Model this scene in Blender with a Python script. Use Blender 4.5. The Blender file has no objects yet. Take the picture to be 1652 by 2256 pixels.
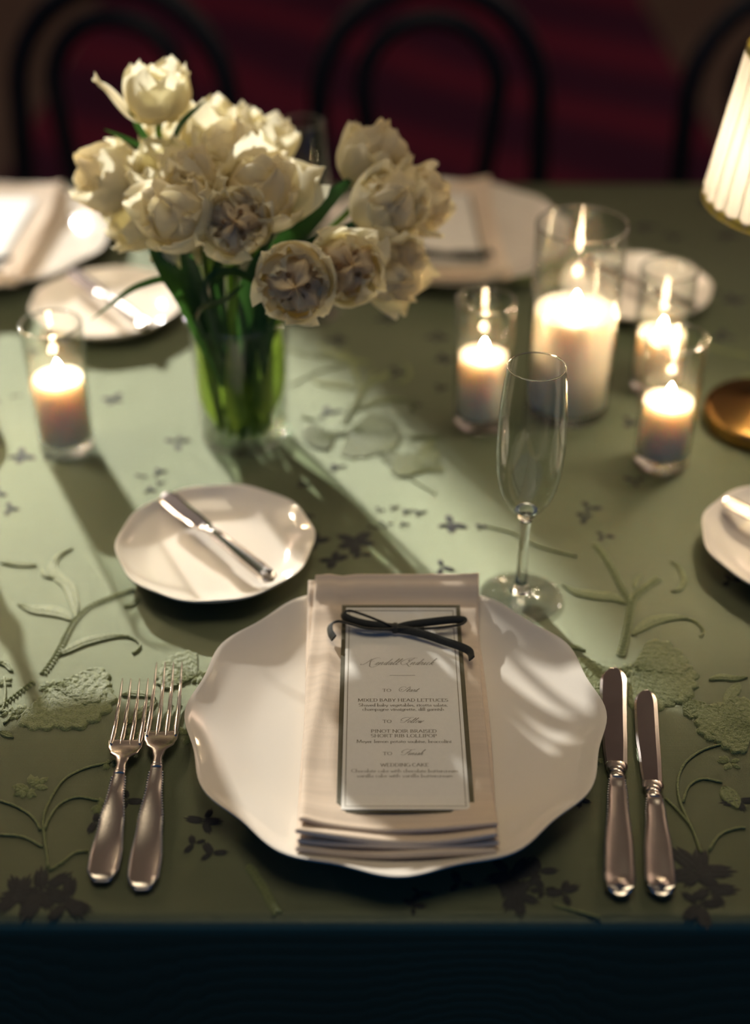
import bpy, math, random
from math import sin, cos, pi, sqrt, radians, exp
from mathutils import Vector, Matrix

random.seed(7)
SC = bpy.context.scene
COL = SC.collection
TZ = 0.75                       # height of the table top above the floor

# ------------------------------------------------------------------ camera
cam_d = bpy.data.cameras.new('camera')
cam = bpy.data.objects.new('camera', cam_d)
COL.objects.link(cam)
SC.camera = cam
cam.location = (0, 0, TZ + 0.669)
cam.rotation_euler = (radians(90 - 35.1), 0, 0)
cam_d.sensor_fit = 'VERTICAL'
cam_d.sensor_height = 56.0
cam_d.lens = 56.0 * 3200 / 2256
cam_d.clip_start = 0.05
cam_d.dof.use_dof = True
cam_d.dof.focus_distance = 0.946
cam_d.dof.aperture_fstop = cam_d.lens / 23.5

# ------------------------------------------------------------------ world, lights, exposure
SC.view_settings.view_transform = 'Standard'
SC.view_settings.look = 'None'
SC.view_settings.gamma = 1.0
SC.view_settings.use_curve_mapping = False
SC.view_settings.exposure = 0.0
SC.cycles.transparent_max_bounces = 32
SC.cycles.max_bounces = 12
SC.cycles.transmission_bounces = 12
SC.cycles.sample_clamp_indirect = 300.0

world = bpy.data.worlds.new('world')
SC.world = world
world.use_nodes = True
bg = world.node_tree.nodes['Background']
bg.inputs['Color'].default_value = (0.020, 0.100, 0.26, 1)
bg.inputs['Strength'].default_value = 0.92

def lamp(name, typ, loc, energy, color, **kw):
    d = bpy.data.lights.new(name, typ)
    d.energy = energy
    d.color = color
    for k, v in kw.items():
        setattr(d, k, v)
    o = bpy.data.objects.new(name, d)
    COL.objects.link(o)
    o.location = loc
    return o

# the hard spot that rakes across the table from the far left
KEY = Vector((-1.834, 4.262, TZ + 1.76))
AIM = Vector((-0.52, 0.82, TZ))
key = lamp('stage_spot', 'SPOT', KEY, 1130.0, (1.0, 0.97, 0.90), shadow_soft_size=0.035,
           spot_size=2 * radians(8.45), spot_blend=0.05)
key.rotation_euler = (AIM - KEY).to_track_quat('-Z', 'Y').to_euler()
# added warm fill aimed at the far ceiling, bouncing onto cloth and rug
for x, y in ((-2.6, 4.6), (2.6, 4.6)):
    up = lamp('ceiling_bounce_fill', 'AREA', (x, y, 2.25), 72.0, (1.0, 0.88, 0.72), shape='DISK', size=0.5)
    up.rotation_euler = (pi, 0, 0)

# added soft fill over the table, lifting plates, cards and tulips; no real fixture
lamp('overhead_fill', 'AREA', (0.05, 1.15, 2.97), 14.5, (1.0, 0.84, 0.58), shape='DISK', size=1.2)

# ------------------------------------------------------------------ helpers
class MB:
    def __init__(s):
        s.v = []; s.f = []
    def add(s, vs, fs):
        n = len(s.v)
        s.v += [tuple(p) for p in vs]
        s.f += [tuple(i + n for i in f) for f in fs]
        return s
    def grid(s, nu, nv, fn, cu=False, cv=False):
        """fn(i/nu', j/nv') -> point; cu / cv close the grid in that direction"""
        vs = []
        mu = nu if cu else nu + 1
        mv = nv if cv else nv + 1
        for i in range(mu):
            for j in range(mv):
                vs.append(fn(i / nu, j / nv))
        fs = []
        for i in range(nu):
            for j in range(nv):
                a = i * mv + j; b = ((i + 1) % mu) * mv + j
                c = ((i + 1) % mu) * mv + (j + 1) % mv; d = i * mv + (j + 1) % mv
                fs.append((a, b, c, d))
        return s.add(vs, fs)
    def lathe(s, prof, seg=48, fn=None, close=False):
        """prof: list of (r, z); fn(r, z, angle) -> point"""
        n = len(prof)
        vs = []
        for k in range(seg):
            a = 2 * pi * k / seg
            for r, z in prof:
                vs.append(fn(r, z, a) if fn else (r * cos(a), r * sin(a), z))
        fs = []
        m = n if close else n - 1
        for k in range(seg):
            for j in range(m):
                a = k * n + j; b = ((k + 1) % seg) * n + j
                c = ((k + 1) % seg) * n + (j + 1) % n; d = k * n + (j + 1) % n
                if prof[j][0] < 1e-6 and prof[(j + 1) % n][0] < 1e-6: continue
                if prof[j][0] < 1e-6: fs.append((a, c, d))
                elif prof[(j + 1) % n][0] < 1e-6: fs.append((a, b, d))
                else: fs.append((a, b, c, d))
        return s.add(vs, fs)
    def tube(s, pts, rad, seg=8, cap=True, flat=1.0, up=(0, 0, 1)):
        """round (or flattened) tube along pts; rad a number or a list"""
        pts = [Vector(p) for p in pts]
        n = len(pts)
        if not isinstance(rad, (list, tuple)): rad = [rad] * n
        vs = []; nrm = None
        for i, p in enumerate(pts):
            t = (pts[min(i + 1, n - 1)] - pts[max(i - 1, 0)])
            t = t.normalized() if t.length > 1e-9 else Vector((0, 0, 1))
            if nrm is None:
                ref = Vector(up)
                if abs(t.dot(ref)) > .95: ref = Vector((1, 0, 0))
                nrm = (ref - t * t.dot(ref)).normalized()
            else:
                nrm = (nrm - t * t.dot(nrm)).normalized()
            bi = t.cross(nrm)
            for k in range(seg):
                a = 2 * pi * k / seg
                vs.append(p + (bi * cos(a) + nrm * sin(a) * flat) * rad[i])
        fs = []
        for i in range(n - 1):
            for k in range(seg):
                fs.append((i * seg + k, i * seg + (k + 1) % seg, (i + 1) * seg + (k + 1) % seg, (i + 1) * seg + k))
        if cap:
            fs.append(tuple(range(seg))[::-1])
            fs.append(tuple((n - 1) * seg + k for k in range(seg)))
        return s.add(vs, fs)
    def rings(s, rings, cap=True):
        m = len(rings[0]); vs = [p for r in rings for p in r]; fs = []
        for i in range(len(rings) - 1):
            for k in range(m):
                fs.append((i * m + k, i * m + (k + 1) % m, (i + 1) * m + (k + 1) % m, (i + 1) * m + k))
        if cap:
            fs.append(tuple(range(m))[::-1])
            fs.append(tuple((len(rings) - 1) * m + k for k in range(m)))
        return s.add(vs, fs)
    def bead(s, c, r, seg=6):
        x, y, z = c
        vs = [(x, y, z + r)]
        for ring in (.5, -.5):
            for k in range(seg):
                a = 2 * pi * k / seg
                vs.append((x + r * .87 * cos(a), y + r * .87 * sin(a), z + r * ring))
        vs.append((x, y, z - r))
        fs = []
        for k in range(seg):
            k2 = (k + 1) % seg
            fs += [(0, 1 + k, 1 + k2), (1 + k, 1 + seg + k, 1 + seg + k2, 1 + k2), (1 + seg + k, 1 + 2 * seg, 1 + seg + k2)]
        return s.add(vs, fs)
    def box(s, x0, x1, y0, y1, z0, z1):
        return s.add([(x, y, z) for z in (z0, z1) for y in (y0, y1) for x in (x0, x1)],
                     [(0, 2, 3, 1), (4, 5, 7, 6), (0, 1, 5, 4), (2, 6, 7, 3), (0, 4, 6, 2), (1, 3, 7, 5)])
    def mesh(s, name, smooth=True, sharp=True):
        m = bpy.data.meshes.new(name)
        m.from_pydata(s.v, [], s.f)
        m.update()
        if smooth:
            m.polygons.foreach_set('use_smooth', [True] * len(m.polygons))
            if sharp: m.set_sharp_from_angle(angle=radians(60))
        return m
    def build(s, name, mat, parent=None, smooth=True, loc=None, rz=None, fix=False, sharp=True):
        m = s.mesh(name, smooth, sharp)
        if fix:
            import bmesh
            bm = bmesh.new(); bm.from_mesh(m)
            bmesh.ops.remove_doubles(bm, verts=bm.verts, dist=1e-7)
            bmesh.ops.recalc_face_normals(bm, faces=bm.faces)
            bm.to_mesh(m); bm.free()
        return link(name, m, mat, parent, loc, rz)

def link(name, mesh, mat, parent=None, loc=None, rz=None):
    if mat is not None and not mesh.materials:
        mesh.materials.append(mat)
    o = bpy.data.objects.new(name, mesh)
    COL.objects.link(o)
    o.parent = parent
    if loc is not None: o.location = loc
    if rz is not None: o.rotation_euler = (0, 0, rz)
    return o

def tag(o, label=None, cat=None, group=None, kind=None):
    if label: o['label'] = label
    if cat: o['category'] = cat
    if group: o['group'] = group
    if kind: o['kind'] = kind
    return o

def thing(name, label, cat, loc=(0, 0, 0), rz=0, group=None):
    o = bpy.data.objects.new(name, None)
    COL.objects.link(o)
    o.empty_display_size = .02
    o.location = (loc[0], loc[1], loc[2] + TZ)
    o.rotation_euler = (0, 0, rz)
    return tag(o, label, cat, group)

def dup(root, loc, rz, label):
    r = root.copy(); COL.objects.link(r)
    r.location = (loc[0], loc[1], loc[2] + TZ); r.rotation_euler = (0, 0, rz)
    r['label'] = label
    for ch in list(root.children):
        c = ch.copy(); COL.objects.link(c); c.parent = r
        for g in list(ch.children):
            d = g.copy(); COL.objects.link(d); d.parent = c
    return r

def spline(pts, n):
    """Catmull-Rom through pts, n samples in all"""
    pts = [Vector(p) for p in pts]
    P = [pts[0] * 2 - pts[1]] + pts + [pts[-1] * 2 - pts[-2]]
    out = []
    m = len(pts) - 1
    for k in range(n):
        t = k / (n - 1) * m
        i = min(int(t), m - 1); t -= i
        a, b, c, d = P[i], P[i + 1], P[i + 2], P[i + 3]
        out.append(0.5 * ((2 * b) + (c - a) * t + (2 * a - 5 * b + 4 * c - d) * t * t + (3 * b - 3 * c + d - a) * t ** 3))
    return out

def lerp_tab(tab, x):
    if x <= tab[0][0]: return tab[0][1]
    for (a, p), (b, q) in zip(tab, tab[1:]):
        if x <= b:
            t = (x - a) / (b - a); t = t * t * (3 - 2 * t)
            return p + (q - p) * t
    return tab[-1][1]

# ------------------------------------------------------------------ materials
def new_mat(name):
    m = bpy.data.materials.new(name); m.use_nodes = True
    nt = m.node_tree
    return m, nt, nt.nodes['Principled BSDF'], nt.nodes['Material Output']

def pmat(name, col, rough=.5, metal=0.0, var=.0, vscale=20, bump=0.0, bscale=200, **kw):
    """principled with procedural colour variation and fine relief"""
    m, nt, b, out = new_mat(name)
    b.inputs['Roughness'].default_value = rough
    b.inputs['Metallic'].default_value = metal
    for k, v in kw.items():
        b.inputs[k.replace('_', ' ')].default_value = v
    tc = nt.nodes.new('ShaderNodeTexCoord')
    nz = nt.nodes.new('ShaderNodeTexNoise'); nz.inputs['Scale'].default_value = vscale
    nz.inputs['Detail'].default_value = 4
    nt.links.new(tc.outputs['Object'], nz.inputs['Vector'])
    r = nt.nodes.new('ShaderNodeValToRGB')
    r.color_ramp.elements[0].position = .3; r.color_ramp.elements[1].position = .7
    r.color_ramp.elements[0].color = tuple(c * (1 - var) for c in col) + (1,)
    r.color_ramp.elements[1].color = tuple(min(1, c * (1 + var)) for c in col) + (1,)
    nt.links.new(nz.outputs['Fac'], r.inputs['Fac'])
    nt.links.new(r.outputs['Color'], b.inputs['Base Color'])
    if bump:
        n2 = nt.nodes.new('ShaderNodeTexNoise'); n2.inputs['Scale'].default_value = bscale
        n2.inputs['Detail'].default_value = 3
        nt.links.new(tc.outputs['Object'], n2.inputs['Vector'])
        bp = nt.nodes.new('ShaderNodeBump'); bp.inputs['Strength'].default_value = bump
        bp.inputs['Distance'].default_value = .001
        nt.links.new(n2.outputs['Fac'], bp.inputs['Height'])
        nt.links.new(bp.outputs['Normal'], b.inputs['Normal'])
    return m

def weave_mat(name, col, scale, rough, sheen, bump, var=.06, spec=.3, satin=None):
    """woven fabric: crossed thread waves in relief, slubs in colour"""
    m, nt, b, out = new_mat(name)
    L = nt.links.new
    b.inputs['Roughness'].default_value = rough
    b.inputs['Specular IOR Level'].default_value = spec
    b.inputs['Sheen Weight'].default_value = sheen
    b.inputs['Sheen Roughness'].default_value = .4
    tc = nt.nodes.new('ShaderNodeTexCoord')
    wv = []
    for d in ('X', 'Y'):
        w = nt.nodes.new('ShaderNodeTexWave'); w.bands_direction = d
        w.inputs['Scale'].default_value = scale
        w.inputs['Distortion'].default_value = 1.5
        w.inputs['Detail'].default_value = 2
        w.inputs['Detail Scale'].default_value = 3
        L(tc.outputs['Object'], w.inputs['Vector']); wv.append(w)
    mx = nt.nodes.new('ShaderNodeMath'); mx.operation = 'MAXIMUM'
    L(wv[0].outputs['Fac'], mx.inputs[0]); L(wv[1].outputs['Fac'], mx.inputs[1])
    mp = nt.nodes.new('ShaderNodeMapping'); mp.inputs['Scale'].default_value = (12, 260, 40)
    L(tc.outputs['Object'], mp.inputs['Vector'])
    nz = nt.nodes.new('ShaderNodeTexNoise'); nz.inputs['Scale'].default_value = 1.0; nz.inputs['Detail'].default_value = 3
    L(mp.outputs['Vector'], nz.inputs['Vector'])
    r = nt.nodes.new('ShaderNodeValToRGB')
    r.color_ramp.elements[0].position = .3; r.color_ramp.elements[1].position = .7
    r.color_ramp.elements[0].color = tuple(c * (1 - var) for c in col) + (1,)
    r.color_ramp.elements[1].color = tuple(c * (1 + var) for c in col) + (1,)
    L(nz.outputs['Fac'], r.inputs['Fac']); L(r.outputs['Color'], b.inputs['Base Color'])
    ad = nt.nodes.new('ShaderNodeMath'); ad.operation = 'ADD'
    L(mx.outputs[0], ad.inputs[0]); L(nz.outputs['Fac'], ad.inputs[1])
    bp = nt.nodes.new('ShaderNodeBump'); bp.inputs['Strength'].default_value = bump; bp.inputs['Distance'].default_value = .0004
    L(ad.outputs[0], bp.inputs['Height']); L(bp.outputs['Normal'], b.inputs['Normal'])
    if satin:                                        # lustrous threads: a coloured soft gloss over the matt ground
        g = nt.nodes.new('ShaderNodeBsdfGlossy'); g.inputs['Color'].default_value = satin[0] + (1,); g.inputs['Roughness'].default_value = satin[1]
        L(bp.outputs['Normal'], g.inputs['Normal'])
        mx2 = nt.nodes.new('ShaderNodeMixShader'); mx2.inputs[0].default_value = satin[2]
        L(b.outputs[0], mx2.inputs[1]); L(g.outputs[0], mx2.inputs[2]); L(mx2.outputs[0], out.inputs[0])
    return m

def thin_glass(name, tint=(.97, .98, .97), ior=1.45, rough=.02):
    """thin-walled glass: mirror-like by Fresnel, else straight through"""
    m = bpy.data.materials.new(name); m.use_nodes = True
    nt = m.node_tree; nt.nodes.clear()
    o = nt.nodes.new('ShaderNodeOutputMaterial')
    t = nt.nodes.new('ShaderNodeBsdfTransparent'); t.inputs['Color'].default_value = tint + (1,)
    g = nt.nodes.new('ShaderNodeBsdfGlossy'); g.inputs['Roughness'].default_value = rough
    lw = nt.nodes.new('ShaderNodeLayerWeight'); lw.inputs['Blend'].default_value = .5
    pw = nt.nodes.new('ShaderNodeMath'); pw.operation = 'POWER'; pw.inputs[1].default_value = 4.0
    f = nt.nodes.new('ShaderNodeMath'); f.operation = 'MULTIPLY_ADD'; f.use_clamp = True
    r0 = ((ior - 1) / (ior + 1)) ** 2
    f.inputs[1].default_value = .85 * (1 if ior > 1.3 else .5); f.inputs[2].default_value = r0
    nt.links.new(lw.outputs['Facing'], pw.inputs[0]); nt.links.new(pw.outputs[0], f.inputs[0])
    mx = nt.nodes.new('ShaderNodeMixShader')
    L = nt.links.new
    L(f.outputs[0], mx.inputs[0]); L(t.outputs[0], mx.inputs[1]); L(g.outputs[0], mx.inputs[2]); L(mx.outputs[0], o.inputs[0])
    return m

def leafy(name, col, trans, mixf, rough=.5, spec=.3, var=.15, vscale=40):
    """petal / leaf / shade: diffuse front with light coming through"""
    m, nt, b, out = new_mat(name)
    L = nt.links.new
    b.inputs['Roughness'].default_value = rough; b.inputs['Specular IOR Level'].default_value = spec
    tc = nt.nodes.new('ShaderNodeTexCoord')
    nz = nt.nodes.new('ShaderNodeTexNoise'); nz.inputs['Scale'].default_value = vscale; nz.inputs['Detail'].default_value = 3
    L(tc.outputs['Object'], nz.inputs['Vector'])
    r = nt.nodes.new('ShaderNodeValToRGB')
    r.color_ramp.elements[0].position = .3; r.color_ramp.elements[1].position = .75
    r.color_ramp.elements[0].color = tuple(c * (1 - var) for c in col) + (1,)
    r.color_ramp.elements[1].color = tuple(min(1, c * (1 + var)) for c in col) + (1,)
    L(nz.outputs['Fac'], r.inputs['Fac']); L(r.outputs['Color'], b.inputs['Base Color'])
    t = nt.nodes.new('ShaderNodeBsdfTranslucent'); t.inputs['Color'].default_value = trans + (1,)
    mx = nt.nodes.new('ShaderNodeMixShader'); mx.inputs[0].default_value = mixf
    L(b.outputs[0], mx.inputs[1]); L(t.outputs[0], mx.inputs[2]); L(mx.outputs[0], out.inputs[0])
    return m

def emit(name, col, strength):
    m = bpy.data.materials.new(name); m.use_nodes = True
    nt = m.node_tree; nt.nodes.clear()
    o = nt.nodes.new('ShaderNodeOutputMaterial'); e = nt.nodes.new('ShaderNodeEmission')
    e.inputs[0].default_value = col + (1,); e.inputs[1].default_value = strength
    nt.links.new(e.outputs[0], o.inputs[0])
    return m

M = {}
M['cloth'] = weave_mat('green_cloth', (.030, .040, .019), 420, .6, .05, .55, .05, .1, ((.64, .70, .47), .35, .165))
M['thread'] = pmat('sage_thread', (.17, .20, .068), .52, 0, .25, 700, 1.0, 900, Sheen_Weight=.15, Specular_IOR_Level=.5)
M['dark_thread'] = pmat('plum_thread', (.014, .016, .016), .70, 0, .3, 300, .5, 1200)
M['china'] = pmat('ivory_china', (.79, .73, .64), .10, 0, .015, 12, 0, 1, Coat_Weight=.5, Coat_Roughness=.04)
M['napkin'] = weave_mat('blush_linen', (.76, .62, .48), 520, .85, .2, .5, .05, .15)
M['paper'] = pmat('card_paper', (.82, .79, .72), .75, 0, .015, 300, .15, 1500)
M['green_paper'] = pmat('green_card', (.085, .072, .032), .6, 0, .1, 200)
M['ink'] = pmat('olive_ink', (.20, .165, .10), .7, 0, .1, 300)
M['pale_ink'] = pmat('pale_ink', (.62, .57, .50), .7, 0, .05, 300)
M['velvet'] = pmat('velvet_ribbon', (.018, .02, .018), .75, 0, .3, 700, .3, 2500, Sheen_Weight=.5, Sheen_Tint=(.35, .30, .18, 1))
M['silver'] = pmat('old_silver', (.60, .55, .51), .20, 1, .04, 60, .06, 900)
M['blade'] = pmat('steel_blade', (.48, .43, .41), .16, 1, .05, 90, .02, 700)
M['brass'] = pmat('dark_brass', (.52, .30, .10), .24, 1, .15, 30, .05, 300)
M['gold_trim'] = leafy('gold_braid', (.46, .40, .12), (.50, .44, .12), .4, .6, .2, .2, 500)
M['glass'] = thin_glass('clear_glass')
M['solid_glass'] = pmat('thick_glass', (.98, .985, .98), .0, 0, 0, 1, Transmission_Weight=1.0, IOR=1.5)
_hg, _nt, _b, _o = new_mat('pressed_glass')        # heavy pressed glass: half lens, half clear, so light still reaches the cloth
_b.inputs['Roughness'].default_value = 0; _b.inputs['Transmission Weight'].default_value = 1; _b.inputs['IOR'].default_value = 1.5
_t = _nt.nodes.new('ShaderNodeBsdfTransparent'); _t.inputs['Color'].default_value = (.96, .97, .96, 1)
_m = _nt.nodes.new('ShaderNodeMixShader'); _m.inputs[0].default_value = .62
_nt.links.new(_b.outputs[0], _m.inputs[1]); _nt.links.new(_t.outputs[0], _m.inputs[2]); _nt.links.new(_m.outputs[0], _o.inputs[0])
M['half_glass'] = _hg
M['water'] = thin_glass('water', (.95, .98, .90), 1.15, .01)
M['wax'] = pmat('ivory_wax', (.88, .77, .64), .45, 0, .02, 30, Subsurface_Weight=1.0, Subsurface_Radius=(1.0, .80, .62), Subsurface_Scale=.020)
M['wick'] = pmat('burnt_wick', (.02, .015, .01), .9, 0, .2, 300)
M['flame'] = emit('flame', (1.0, .70, .40), 190.0)
M['bulb'] = emit('bulb', (1.0, .84, .64), 250.0)
M['shade'] = leafy('pleated_silk', (.78, .73, .62), (.17, .16, .138), .5, .8, .1, .03, 60)
M['wood'] = pmat('black_bentwood', (.005, .006, .012), .55, 0, .3, 40, Specular_IOR_Level=.25)
M['petal'] = leafy('cream_petal', (.90, .82, .60), (.98, .93, .70), .58, .55, .25, .10, 70)
M['petal_in'] = leafy('blush_petal', (.88, .78, .56), (.98, .90, .66), .58, .55, .25, .14, 90)
M['heart'] = leafy('brown_heart_petal', (.82, .66, .46), (.96, .82, .58), .58, .6, .2, .3, 120)
M['stamen'] = pmat('brown_stamen', (.16, .075, .02), .8, 0, .3, 300)
M['stem'] = leafy('tulip_stem', (.15, .24, .045), (.40, .56, .07), .38, .45, .4, .2, 60)
M['leaf'] = leafy('tulip_leaf', (.022, .075, .030), (.06, .17, .025), .30, .42, .4, .25, 30)
M['plaster'] = pmat('warm_plaster', (.55, .42, .36), .9, 0, .05, 3)
M['wall'] = pmat('dark_panelling', (.06, .035, .03), .6, 0, .2, 4)

# ---- embroidery traced on the table plane (metres)
ROPES = [([(-0.1808, 0.8506), (-0.1934, 0.8427), (-0.2073, 0.8319), (-0.2149, 0.8197), (-0.2186, 0.8077), (-0.2212, 0.7901), (-0.224, 0.7744), (-0.2273, 0.7619), (-0.2303, 0.7537)], 0.0046), ([(-0.2346, 0.7476), (-0.2416, 0.7376), (-0.2478, 0.7284), (-0.2557, 0.7155)], 0.0036), ([(0.1724, 0.7767), (0.1786, 0.7956), (0.1842, 0.8165), (0.1885, 0.8337), (0.1928, 0.844), (0.2026, 0.8544), (0.2147, 0.8658)], 0.0056), ([(0.1878, 0.8352), (0.1839, 0.8529), (0.1803, 0.8742), (0.1761, 0.893), (0.169, 0.9124)], 0.0046), ([(-0.0745, 0.585), (-0.0668, 0.5713), (-0.0608, 0.5595), (-0.0549, 0.548)], 0.005)]
LEAVES = [([(-0.2233, 0.7759), (-0.2161, 0.7822), (-0.208, 0.7894), (-0.1975, 0.7942), (-0.1867, 0.7971), (-0.1752, 0.7959), (-0.1667, 0.7887), (-0.1672, 0.7815), (-0.1717, 0.7773)], 0.0042, 1), ([(-0.2199, 0.8151), (-0.2268, 0.8219), (-0.2371, 0.8257), (-0.2499, 0.8273), (-0.2627, 0.8334)], 0.006, 0), ([(-0.217, 0.8181), (-0.2216, 0.8365), (-0.2287, 0.8554), (-0.2373, 0.865), (-0.2447, 0.8781), (-0.2431, 0.8914), (-0.2329, 0.9033)], 0.005, 0), ([(-0.2393, 0.865), (-0.2489, 0.8683), (-0.2537, 0.8781)], 0.002, 0), ([(-0.2572, 0.8806), (-0.2704, 0.8814), (-0.2858, 0.8831)], 0.0028, 0), ([(-0.1838, 0.8303), (-0.1785, 0.8334), (-0.1737, 0.8412)], 0.0022, 0), ([(0.1834, 0.7984), (0.1929, 0.8081), (0.2038, 0.8151), (0.2178, 0.8179), (0.229, 0.8151), (0.234, 0.8081), (0.2354, 0.8011), (0.2317, 0.7956)], 0.0048, 1), ([(0.184, 0.8337), (0.1767, 0.841), (0.1624, 0.844), (0.1482, 0.8484), (0.139, 0.8574)], 0.0052, 0), ([(0.2295, 0.7507), (0.2385, 0.7532), (0.2477, 0.7519), (0.2573, 0.7532)], 0.003, 0), ([(0.25, 0.7468), (0.2442, 0.7393), (0.2383, 0.7306), (0.2346, 0.7245)], 0.0046, 0), ([(0.1351, 0.7861), (0.1428, 0.7847), (0.1485, 0.7807)], 0.0022, 0), ([(0.2202, 0.8484), (0.2271, 0.8514), (0.232, 0.8635), (0.2306, 0.8773), (0.2247, 0.8867)], 0.0022, 0), ([(0.1932, 0.8529), (0.1966, 0.8635), (0.2021, 0.8696)], 0.0018, 0), ([(-0.1721, 0.7349), (-0.1652, 0.7363), (-0.157, 0.7356), (-0.1485, 0.7323)], 0.003, 0), ([(-0.1473, 0.7297), (-0.1542, 0.7206), (-0.16, 0.7116), (-0.1653, 0.7053)], 0.0042, 0), ([(-0.2469, 0.6991), (-0.2412, 0.6966), (-0.2362, 0.6935)], 0.0026, 0), ([(-0.2635, 0.7688), (-0.2565, 0.7661), (-0.2514, 0.7592), (-0.2544, 0.7647)], 0.002, 0), ([(0.219, 0.6497), (0.2238, 0.638), (0.2251, 0.6304)], 0.006, 0), ([(-0.0548, 1.2301), (-0.0282, 1.2034), (-0.0026, 1.1947)], 0.005, 0)]
VINES = [[(-0.1696, 0.6716), (-0.1861, 0.6656), (-0.1974, 0.6556), (-0.2029, 0.638), (-0.2039, 0.621), (-0.1971, 0.5955), (-0.1935, 0.5815)], [(-0.1717, 0.638), (-0.1864, 0.6409), (-0.1965, 0.6342), (-0.2011, 0.621), (-0.2015, 0.6118)], [(-0.234, 0.638), (-0.2215, 0.6323), (-0.2099, 0.6229), (-0.2027, 0.6109)], [(-0.2281, 0.6099), (-0.2139, 0.6081), (-0.2, 0.6)], [(-0.1932, 0.5815), (-0.1857, 0.5885), (-0.1801, 0.5955), (-0.1708, 0.597)], [(-0.2557, 0.7537), (-0.252, 0.7402), (-0.2499, 0.7258), (-0.2504, 0.7155)], [(-0.2425, 0.7155), (-0.2447, 0.7091), (-0.2483, 0.7053)], [(0.2433, 0.6903), (0.2312, 0.6892), (0.2137, 0.683), (0.2, 0.6716), (0.1921, 0.6556), (0.1902, 0.6361), (0.194, 0.6136), (0.1959, 0.5938)], [(0.2198, 0.6536), (0.2074, 0.6566), (0.1976, 0.6497), (0.1916, 0.6361)], [(0.1816, 0.6399), (0.1882, 0.6285), (0.1943, 0.6154)], [(0.2006, 0.5973), (0.2099, 0.6099), (0.2221, 0.6154), (0.2291, 0.6145)], [(0.1037, 0.5562), (0.1175, 0.5513), (0.1313, 0.5464)], [(0.0886, 0.9311), (0.1077, 0.9223), (0.1268, 0.9049), (0.1559, 0.8913)], [(0.0418, 0.8665), (0.0485, 0.86), (0.058, 0.8504)], [(-0.0266, 1.1084), (-0.0102, 1.0667), (0.0015, 1.0377), (0.0204, 1.0098), (0.0496, 0.9763)], [(-0.0772, 1.1525), (-0.0531, 1.1775), (-0.0281, 1.1947), (-0.0542, 1.2122)]]
FANS = [((-0.2219, 0.7429), -40, 0.046, 3), ((-0.1221, 0.7537), 160, 0.03, 2), ((0.1771, 0.7609), -25, 0.046, 3), ((0.1656, 0.7584), 200, 0.03, 2), ((0.2503, 0.7041), 165, 0.036, 3), ((0.2076, 0.7331), -60, 0.02, 1)]
BLOSSOMS = [((-0.2537, 0.7483), 0.005), ((-0.2356, 0.7206), 0.007), ((-0.2398, 0.7155), 0.005), ((-0.2456, 0.718), 0.006), ((-0.1606, 0.6966), 0.008), ((-0.1217, 0.6979), 0.01), ((-0.2166, 0.6506), 0.01), ((-0.22, 0.6457), 0.007), ((-0.1697, 0.6342), 0.008), ((-0.1708, 0.6696), 0.005), ((0.1416, 0.6716), 0.006), ((0.2277, 0.6716), 0.007)]
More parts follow.
